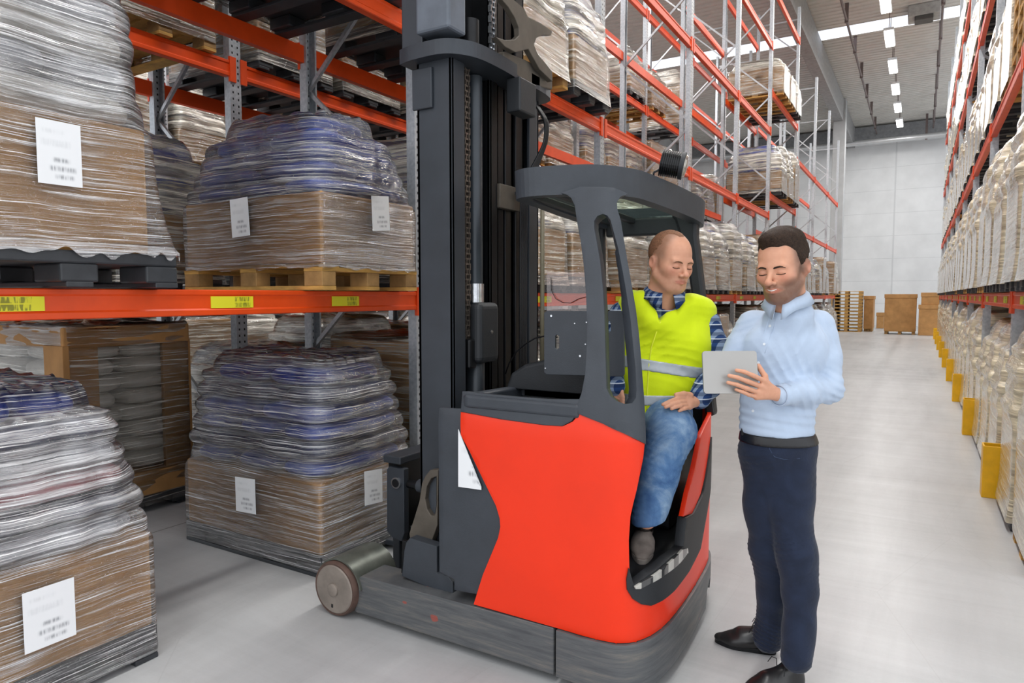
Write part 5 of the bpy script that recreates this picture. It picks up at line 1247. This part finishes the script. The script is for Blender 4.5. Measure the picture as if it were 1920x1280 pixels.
def man_body():
    lo = at_z(1440, 1230, 0) - np.array((.55, .5, 0)); lo = np.array((-1.0, 2.25, .04)); hi = np.array((-.1, 3.15, 1.92))
    hl_ = hc - .17; hh = hc + .17; hb = (Q(1400, 720, 2.45) - .09, Q(1400, 720, 2.45) + .09)
    F = Field(grid(lo, hi, .008, [(hl_, hh), hb], .0028))
    L = head_sdf(F, hc, hB, hs, .96, 1.0, 1.03)
    nb = L((0, -.03, -.15)); chest = Q(1472, 655); waist = Q(1458, 760); hip = Q(1458, 835)
    F.cap(nb, chest, .052, .085, .03); F.cap(chest, waist, .10, .095, .04, fl=Vd, fs=1.25); F.cap(waist, hip, .10, .10, .04, fl=Vd, fs=1.2)
    F.cap(shR + Vr * .04, shL - Vr * .03, .035, .035, .04)
    F.chain([shL, elL, wrL], [.034, .030, .024], .02); F.chain([shR, elR, wrR], [.034, .030, .024], .02)
    F.chain(kL, [.072, .06, .048, .042, .036], .02); F.chain(kR, [.072, .06, .048, .042, .036], .02)
    hand_sdf(F, wrL, Q(1436, 730, 2.47), Vd, fingL, thumb_t)
    w2 = wrR; fr = [[w2 + Vr * (.01 * 0) + Vz * z, w2 + Vr * .02 + Vz * (z + .005) + Vd * .005, w2 + Vr * .05 + Vz * (z + .008) + Vd * .0] for z in (.02, .005, -.01, -.025)]
    hand_sdf(F, w2 - Vr * .02, w2, Vd, fr, [w2, w2 - Vr * .01 + Vz * .03, w2 + Vz * .05])
    o, V = fobj('body', F, M['skin'], man); colour_skin(o, V, lambda W: (W - hc) @ hB / hs, beard=.84, scalp=1); return o, L
mo, ML = man_body(); face_bits(man, mo, ML, hB, hs, browc='hairb', bw=1.15)
sm_ = [on_skin(mo, man, ML, hB, x, -.0700 + .008 * (abs(x) / .031) ** 1.2, .0004) for x in np.linspace(-.017, .017, 9)]
MB().tube(sm_, [.0008, .0016, .0021, .0023, .0024, .0023, .0021, .0016, .0008], 8).build('teeth', simple('teeth_white', 'e9e4dd', .3), man, True)
def man_hair():
    F = Field(grid(hc - .17, hc + .19, .003)); s = hs; L = ML
    E = lambda c, r, k, op='+': F.ell(L(c), np.array(r) * s, hB, k * s, op)
    E((0, -.020, .048), (.0800, .1000, .0925), .01); E((0, -.012, .096), (.066, .078, .042), .03); E((.010, .046, .106), (.042, .034, .022), .025); E((0, .0, .030), (.0845, .056, .062), .012)
    F.disp(wr(5, 12, .0012, 120, 120)); F.disp(crease(4, .0045, (1, .3, .2), .017, None, .2, .25))
    E((0, .103, -.008), (.066, .050, .088), .010, '-'); E((0, .03, -.09), (.12, .12, .088), .012, '-'); E((0, .084, -.03), (.11, .050, .062), .010, '-')
    for q in (-1, 1): E((q * .092, -.012, -.012), (.030, .020, .030), .008, '-')
    o = fobj('hair', F, M['hairb'], man)[0]; return o
man_hair()
def man_shirt():
    F = Field(grid((-1.0, 2.3, .95), (-.08, 3.1, 1.7), .0055))
    top = ML((0, -.03, -.155)); chest = Q(1472, 655); waist = Q(1459, 755); hem = Q(1456, 806)
    F.cap(shR + Vr * .035, shL - Vr * .035, .058, .060, .04); F.cap(top + Vz * -.02, chest, .075, .12, .05, fl=Vd, fs=1.1)
    F.cap(chest, waist, .134, .134, .05, fl=Vd, fs=1.18); F.cap(waist, hem, .134, .142, .04, fl=Vd, fs=1.2)
    F.cap(Q(1440, 660, 2.66), Q(1500, 660, 2.66), .10, .10, .05)
    F.cap(ML((0, -.03, -.125)), ML((0, -.03, -.175)), .062, .085, .03)
    F.chain([shL, (shL + elL) / 2 + Vr * .006, elL, (elL + wrL) / 2, wrL + (elL - wrL) * .06], [.064, .061, .056, .052, .040], .025)
    F.chain([shR, (shR + elR) / 2, elR, wrR], [.062, .057, .052, .04], .025)
    F.put(lambda X, Y, Z: (hem[2] - .012) - Z, (-1, 2, .8), (0, 3.2, 1.3), .012, '&')
    nk = ML((0, -.02, -.10)); F.cap(nk, ML((0, .012, -.135)), .050, .042, .01, '-')
    F.disp(wr(3, 9, .003, 16, 34)); F.disp(wr(8, 8, .0012, 46, 70))
    for sd, am, dv, wl, c_, r_ in ((71, .006, Vz + Vr * .5, .085, elL, .11), (72, .012, Vz * .5 + Vr, .07, Q(1500, 690, 2.6), .16), (73, .010, Vz - Vr * .4, .07, Q(1450, 770, 2.6), .15), (74, .010, Vz * .6 - Vr, .08, Q(1430, 660, 2.6), .14), (75, .007, Vz * .3 + Vr, .045, (shL * .7 + elL * .3), .10), (76, .008, Vz - Vr * .3, .05, shR * .5 + elR * .5, .12)):
        F.disp(crease(sd, am, dv, wl, c_, r_, .4))
    # gathered folds at the elbows and waist
    def folds(X, Y, Z):
        g = np.exp(-((X - elL[0]) ** 2 + (Y - elL[1]) ** 2 + (Z - elL[2]) ** 2) / .007); g2 = np.exp(-((Z - hem[2] - .05) / .05) ** 2); return .004 * g * np.sin((X * .6 + Z) * 210) + .003 * g2 * np.sin(Z * 190 + X * 24 + Y * 16)
    F.disp(folds); return fobj('shirt', F, M['shirt'], man, 1)[0]
shirt = man_shirt()
collar('shirt_collar', ML((0, -.022, -.098)), basis(1475, R(20), R(6)), .060, .080, .040, M['shirt'], man, tip=.032, gap=.16)
tb = basis(1475, R(24), 0)
for x, y in ((1455, 579), (1444, 611), (1433, 645), (1422, 680), (1412, 770)):
        # bring the button to the shirt's surface
    dg = bpy.context.evaluated_depsgraph_get(); ok, loc, nor, idx = shirt.ray_cast(Vector(tuple(cC - np.array(man['_w']))), Vector(tuple(ray(x, y))).normalized())
    if ok: q = np.array(loc) + np.array(man['_w']); nn = np.array(nor); MB().cyl(q - nn * .001, q + nn * .002, .0052, 14).build('button', simple('pearl_button', 'e6ecf2', .3), shirt)
for dx_ in (-7, 7):
    pts = []
    for x, y in ((1456, 584), (1448, 600), (1444, 611), (1438, 628), (1433, 645), (1427, 662)):
        ok, loc, nor, idx = shirt.ray_cast(Vector(tuple(cC - np.array(man['_w']))), Vector(tuple(ray(x + dx_, y))).normalized())
        if ok: pts.append(np.array(loc) + np.array(man['_w']) - np.array(nor) * .0006)
    if len(pts) > 2: MB().tube(pts, .0014, 6).build('placket_seam', M['shirt'], shirt, True)
MB().tube([wrL + (elL - wrL) * f for f in (-.03, .12)], [.040, .042], 24, False).build('cuff', M['shirt'], shirt, True).modifiers.new('s', 'SOLIDIFY').thickness = .004
def man_trousers():
    F = Field(grid((-.95, 2.3, .05), (-.08, 3.15, 1.15), .0058)); hip = Q(1458, 835, 2.69); wst = Q(1455, 806, 2.69)
    F.cap(wst, hip, .128, .130, .04, fl=Vd, fs=1.18); F.cap(hip, Q(1462, 870, 2.7), .130, .11, .04, fl=Vd, fs=1.1)
    F.chain(kL, [.096, .086, .073, .066, .056], .03); F.chain(kR, [.094, .082, .070, .063, .055], .03)
    F.cap(Q(1482, 862, 2.78), Q(1482, 880, 2.78), .085, .075, .04)
    F0 = F.F.copy(); F.disp(wr(14, 8, .0014, 42, 60))
    F.put(lambda X, Y, Z: Z - (wst[2] + .004), (-1, 2, 1), (0, 3.2, 1.2), .006, '&')
    for kk, zb_ in ((kL, .075), (kR, .075)): a = kk[-1]; F.put(lambda X, Y, Z, a=a, zb_=zb_: np.maximum(np.sqrt((X - a[0]) ** 2 + (Y - a[1]) ** 2) - .13, Z - zb_), a - (.13, .13, .3), (a[0] + .13, a[1] + .13, zb_), .004, '-')
    F.disp(wr(13, 8, .003, 14, 26))
    for sd, c_, r_, wl in ((61, kL[2] - Vz * .03, .10, .036), (62, kR[2] - Vz * .02, .09, .034), (63, kL[4] + Vz * .06, .10, .034), (64, kR[4] + Vz * .05, .09, .034), (65, (kL[0] + kR[0]) / 2, .14, .05)):
        F.disp(crease(sd, .019 if sd < 65 else .010, Vz + Vr * .35 * (-1) ** sd, wl, c_, r_, .35))
    o = fobj('trousers', F, M['navy'], man)[0]
    z0 = wst[2] - .002; B = Field(F.ax); B.F = F0 - .006; B.put(lambda X, Y, Z: np.abs(Z - z0 + .024) - .020, (-1, 2, .0), (0, 3.2, 1.2), .003, '&')
    bo = fobj('belt', B, M['belt'], man)[0]
    for x, y in ((1396, 811), (1433, 815), (1500, 815)): 
        ok, loc, nor, idx = bo.ray_cast(Vector(tuple(cC - np.array(man['_w']))), Vector(tuple(ray(x, y))).normalized())
        if ok: q = np.array(loc) + np.array(man['_w']); MB().obox(q + np.array(nor) * .003, .010 if x > 1400 else .026, .006, .044 if x > 1400 else .028, np.column_stack([Vr, Vd, Vz])).build('belt_loop' if x > 1400 else 'buckle', M['navy'] if x > 1400 else M['mastd'], bo, bev=.002)
    # front pocket seam, stitched on the cloth
    for L_, nm in (([(1441, 822), (1443, 842), (1452, 856), (1470, 861), (1500, 859)], 'pocket_seam'), ([(1523, 850), (1535, 862), (1535, 882), (1524, 892)], 'back_pocket_edge')):
        pts = []
        for x, y in L_:
            ok, loc, nor, idx = o.ray_cast(Vector(tuple(cC - np.array(man['_w']))), Vector(tuple(ray(x, y))).normalized())
            if ok: pts.append(np.array(loc) + np.array(man['_w']))
        if len(pts) > 2: MB().tube(pts, .002, 6).build(nm, simple('navy_stitching', '33415c', .8), o, True)
    return o
man_trousers()
gA, gB_ = at_z(1458, 1226, 0), at_z(1338, 1200, 0); shoe('leather_shoe', gA, gB_, M['shoe'], M['mastd'], man, w_=.048, h=.09)
g2 = at_z(1500, 1292, 0); shoe('leather_shoe', g2, g2 + (gB_ - gA) * .6 + np.array((-.03, -.16, 0)), M['shoe'], M['mastd'], man, w_=.048, h=.09)
# tablet held in the left hand
tab = thing('tablet', 'silver tablet computer held up by the standing man, back toward the camera', 'tablet', tuple(Q(1369, 698, 2.455)))
tc_ = Q(1369, 697.5, 2.452); TBm = np.column_stack([Vr * math.cos(.06) + Vd * math.sin(.06), Vd, Vz]); up_ = Vz * math.cos(.22) - Vd * math.sin(.22) * -1; nn_ = np.cross(TBm[:, 0], up_); TBm = np.column_stack([TBm[:, 0], nn_, up_])
hw, hh2, rr_ = .1, .0765, .011
prt, _n = rrect(hw, hh2, rr_, 2, 6)
MB().prism([[tuple(p) for p in prt]], lambda u, v, d: tuple(tc_ + TBm @ np.array((u, d, v))), -.0036, .0036).build('tablet_body', simple('brushed_aluminium', 'a6a4a1', .4, .5, .03, 4), tab, bev=.0012)
MB().prism([[tuple(p * .93) for p in prt]], lambda u, v, d: tuple(tc_ + TBm @ np.array((u, d, v))), *( (-.0042, -.0036) if (TBm[:, 1] @ Vd) < 0 else (.0036, .0042))).build('screen', simple('dark_screen_glass', '15171a', .1), tab)
# ============================ seated driver
D = Pose(3.0)
drv = thing('person', 'seated driver in yellow safety vest, plaid shirt and jeans leaning out of the truck', 'person', tuple(at_d(1250, 780, 3.05)))
dB = basis(1258, R(-38), R(8), R(3)); dsz = 1.03; dc = at_d(1257, 493, 2.94)
dsL, deL, dwL = D(1322, 608, 2.98), D(1352, 688, 2.90), D(1306, 752, 2.78)
dsR, deR, dwR = D(1168, 592, 3.08), D(1140, 690, 2.98), D(1152, 735, 2.84)
dl = [D(1245, 765, 3.08), D(1252, 792, 2.86), D(1258, 806, 2.76), D(1236, 890, 2.735), D(1213, 975, 2.72)]
dr_ = [D(1215, 775, 3.12), np.array((-1.22, 2.86, .96)), np.array((-1.24, 2.74, .80)), np.array((-1.24, 2.72, .6))]
dfing = [[D(1287, 745, 2.74), D(1270, 747, 2.715), D(1256, 752, 2.70), D(1243, 758, 2.70)], [D(1287, 752, 2.735), D(1272, 754, 2.70), D(1258, 758, 2.69), D(1248, 763, 2.69)],
         [D(1290, 758, 2.735), D(1276, 760, 2.70), D(1266, 763, 2.69), D(1259, 766, 2.69)], [D(1293, 763, 2.735), D(1283, 766, 2.705), D(1277, 768, 2.70), D(1273, 770, 2.70)]]
def drv_body():
    lo = np.array((-1.5, 2.35, .45)); hi = np.array((-.6, 3.35, 1.92)); hk = D(1270, 755, 2.73)
    F = Field(grid(lo, hi, .008, [(dc - .16, dc + .165), (hk - .09, hk + .1)], .0028)); L = head_sdf(F, dc, dB, dsz, 1.05, 0.0, 1.0)
    nb = L((0, -.03, -.15)); chest = D(1245, 640, 3.04); waist = D(1248, 735, 3.06); hip = D(1240, 775, 3.1)
    F.cap(nb, chest, .055, .09, .03); F.cap(chest, waist, .115, .105, .04, fl=Vd, fs=1.2); F.cap(waist, hip, .11, .11, .04)
    F.cap(dsR + Vr * .04, dsL - Vr * .04, .04, .04, .04); F.chain([dsL, deL, dwL], [.036, .031, .025]); F.chain([dsR, deR, dwR], [.036, .031, .025])
    F.chain(dl, [.07, .065, .055, .045, .036]); F.chain(dr_, [.07, .065, .055, .045])
    hand_sdf(F, dwL, D(1292, 752, 2.75), np.array((0, 0, 1)), dfing, [D(1294, 741, 2.75), D(1282, 738, 2.735), D(1268, 740, 2.72)], rf=.0088)
    w2 = dwR; fr = [[w2 + Vr * .0 + Vz * z - Vd * .01, w2 + Vr * .025 + Vz * (z - .012) - Vd * .03, w2 + Vr * .03 + Vz * (z - .035) - Vd * .04] for z in (.02, .008, -.004, -.016)]
    hand_sdf(F, w2 - Vz * .01, w2, Vd, fr, [w2, w2 + Vr * .015 - Vz * .02, w2 + Vr * .02 - Vz * .05])
    o, V = fobj('body', F, M['skin'], drv); colour_skin(o, V, lambda W: (W - dc) @ dB / dsz, beard=.10, scalp=2); return o, L
do, DL = drv_body(); face_bits(drv, do, DL, dB, dsz)
def drv_hair():
    F = Field(grid(dc - .16, dc + .17, .003)); E = lambda c, r, k, op='+': F.ell(DL(c), np.array(r) * dsz, dB, k * dsz, op)
    E((0, -.019, .046), (.0785, .0995, .0905), .01); E((0, .072, .02), (.058, .075, .085), .012, '-'); E((0, .03, -.10), (.11, .11, .085), .012, '-')
    for q in (-1, 1): E((q * .09, -.012, -.012), (.03, .024, .034), .01, '-'); E((q * .042, .05, .09), (.024, .05, .035), .012, '-')
    E((0, .055, -.045), (.11, .06, .06), .01, '-')
    F.disp(wr(7, 6, .0005, 300, 300)); return fobj('cropped_hair', F, M['hairs'], drv)[0]
drv_hair()
def drv_shirt():
    F = Field(grid((-1.55, 2.35, .85), (-.6, 3.35, 1.75), .0055)); nb = DL((0, -.03, -.15)); chest = D(1245, 640, 3.04); waist = D(1248, 735, 3.06)
    F.cap(nb - Vz * .01, chest, .075, .12, .05); F.cap(chest, waist, .14, .135, .04, fl=Vd, fs=1.2); F.cap(dsR + Vr * .04, dsL - Vr * .04, .055, .055, .04)
    F.chain([dsL, (dsL + deL) / 2, deL, (deL + dwL) / 2, dwL + (deL - dwL) * .12], [.066, .062, .056, .050, .046], .02); F.chain([dsR, deR, dwR + Vz * .03], [.066, .058, .046], .02)
    F.cap(DL((0, -.02, -.105)), DL((0, .01, -.155)), .06, .054, .01, '-'); F.disp(wr(23, 9, .0045, 22, 40)); return fobj('shirt', F, M['plaid'], drv)[0]
ds_ = drv_shirt()
collar('shirt_collar', DL((0, -.018, -.108)), basis(1245, R(-12), R(6)), .064, .088, .036, M['plaid'], drv, tip=.03, gap=.30)
MB().tube([DL((x, .03 - abs(x) * .3, -.142 - .02 * 0)) for x in np.linspace(-.03, .03, 7)], .006, 8).build('undershirt_edge', simple('white_cotton', 'e8e8ea', .8), drv, True)
def drv_vest():
    chest = D(1245, 645, 3.03); waist = D(1245, 730, 3.03); hem = D(1232, 775, 3.02); nb = DL((0, -.03, -.16))
    def base(F, e):
        F.cap(D(1190, 585, 3.07), D(1311, 588, 2.99), .070 + e, .074 + e, .05, fl=Vd, fs=.9); F.cap(D(1185, 560, 3.06), nb - Vz * .05, .045 + e, .06 + e, .05); F.cap(D(1305, 578, 2.98), nb - Vz * .05, .045 + e, .06 + e, .05)
        F.cap(D(1205, 640, 3.05), D(1282, 645, 2.99), .135 + e, .135 + e, .06); F.cap(chest, waist, .16 + e, .15 + e, .05, fl=Vd, fs=1.15)
        F.cap(D(1205, 700, 3.0), D(1285, 690, 2.96), .12 + e, .115 + e, .06); F.cap(D(1215, 735, 2.98), D(1262, 728, 2.94), .12 + e, .11 + e, .05); F.cap(D(1200, 770, 2.92), D(1232, 752, 2.93), .085 + e, .09 + e, .05)
    g = lambda: Field(grid((-1.5, 2.45, .85), (-.62, 3.35, 1.75), .0055)); F = g(); base(F, 0)
    c0 = DL((0, 0, -.12)); v0 = D(1239, 602, 2.86)
    def vee(X, Y, Z):
        r_ = (X - v0[0]) * Vr[0] + (Y - v0[1]) * Vr[1]; dd = (X - v0[0]) * Vd[0] + (Y - v0[1]) * Vd[1]; h = Z - v0[2]; w_ = np.clip(h * .46, -1, .10); rc = .05 * np.clip(h / .15, 0, 1); return np.maximum(np.maximum((np.abs(r_ - rc) - w_) * .85, dd - .17), -h)
    F.cap(D(1200, 565, 2.99), D(1226, 606, 2.93), .048, .05, .04); F.cap(D(1297, 572, 2.95), D(1254, 610, 2.91), .048, .05, .04)
    F.put(vee, v0 - (.3, .3, .02), v0 + (.3, .3, .35), .006, '-'); F.cap(DL((0, -.02, -.10)), DL((0, -.0, -.17)), .068, .070, .012, '-')
    hz = hem[2] - .075
    def hemcut(X, Y, Z): r_ = (X - hem[0]) * Vr[0] + (Y - hem[1]) * Vr[1]; return (hz + np.clip((r_ + .03) * 1.15, 0, .16)) - Z
    F.put(hemcut, (-1.6, 2.3, .6), (-.5, 3.4, 1.5), .006, '&')
    W1 = wr(33, 9, .0050, 18, 32); W2 = wr(35, 8, .0015, 50, 60); ca, cb = crease(81, .009, Vz + Vr * .25, .07, D(1295, 650, 2.9), .16, .35), crease(82, .008, Vz - Vr * .5, .08, D(1200, 640, 2.9), .16, .35); W3 = lambda X, Y, Z: ca(X, Y, Z) + cb(X, Y, Z); F.disp(W1); F.disp(W2); F.disp(W3); v = fobj('safety_vest', F, M['vest'], drv)[0]
    def band(z0, tilt, h):
        G = g(); base(G, .0035); G.disp(W1); G.disp(W2); G.disp(W3); n = tilt
        G.put(lambda X, Y, Z: np.abs((Z - z0) - n * ((X - hem[0]) * Vr[0] + (Y - hem[1]) * Vr[1])) - h, (-1.6, 2.3, .6), (-.5, 3.4, 1.7), .002, '&'); G.put(hemcut, (-1.6, 2.3, .6), (-.5, 3.4, 1.5), .004, '&')
        fobj('reflective_band', G, M['band'], v, 0)
    band(D(1250, 688, 2.9)[2], -.14, .024); band(D(1225, 752, 2.85)[2] + .005, .02, .021)
    pts = []
    for x, y in ((1239, 603), (1230, 625), (1222, 650), (1217, 680), (1216, 700), (1214, 730), (1212, 775)):
        ok, loc, nor, idx = v.ray_cast(Vector(tuple(cC - np.array(drv['_w']))), Vector(tuple(ray(x, y))).normalized())
        if ok: pts.append(np.array(loc) + np.array(drv['_w']) + np.array(nor) * .001)
    if len(pts) > 2: MB().tube(pts, .003, 6).build('vest_edge_binding', simple('bright_yellow_binding', 'e9f53a', .7), v, True)
    return v
drv_vest()
def drv_jeans():
    F = Field(grid((-1.45, 2.35, .5), (-.6, 3.35, 1.2), .0058)); hip = D(1240, 775, 3.1); F.cap(hip, D(1235, 790, 3.1), .14, .14, .05); F.chain(dl, [.105, .098, .094, .078, .066], .03); F.chain(dr_, [.1, .09, .075, .065], .03)
    a = dl[-1]; F.put(lambda X, Y, Z: (a[2] - .012) + .25 * ((X - a[0]) * Vr[0] + (Y - a[1]) * Vr[1]) - Z, a - (.2, .2, .2), a + (.2, .2, .1), .004, '&')
    F.disp(wr(43, 9, .0035, 22, 34)); kz = dl[2]
    F.disp(crease(91, .008, Vz + Vr * .3, .05, kz - Vz * .12, .12, .35)); F.disp(crease(92, .006, Vz - Vr * .4, .045, dl[-1] + Vz * .05, .09, .35)); return fobj('jeans', F, M['denim'], drv)[0]
drv_jeans()
hA = at_z(1207, 1006, .43); tA = at_z(1203, 1060, .43); shoe('canvas_shoe', hA, tA, M['canvas'], M['sole'], drv, w_=.046, h=.085)
MB().tube([dl[-1] + (0, 0, .06), hA + (tA - hA) * .2 + (0, 0, .07)], [.045, .043], 16).build('sock', M['mastd'], drv, True)
shoe('canvas_shoe', np.array((-1.25, 2.80, .43)), np.array((-1.25, 2.54, .43)), M['canvas'], M['sole'], drv, w_=.046, h=.085, laces='canvas')
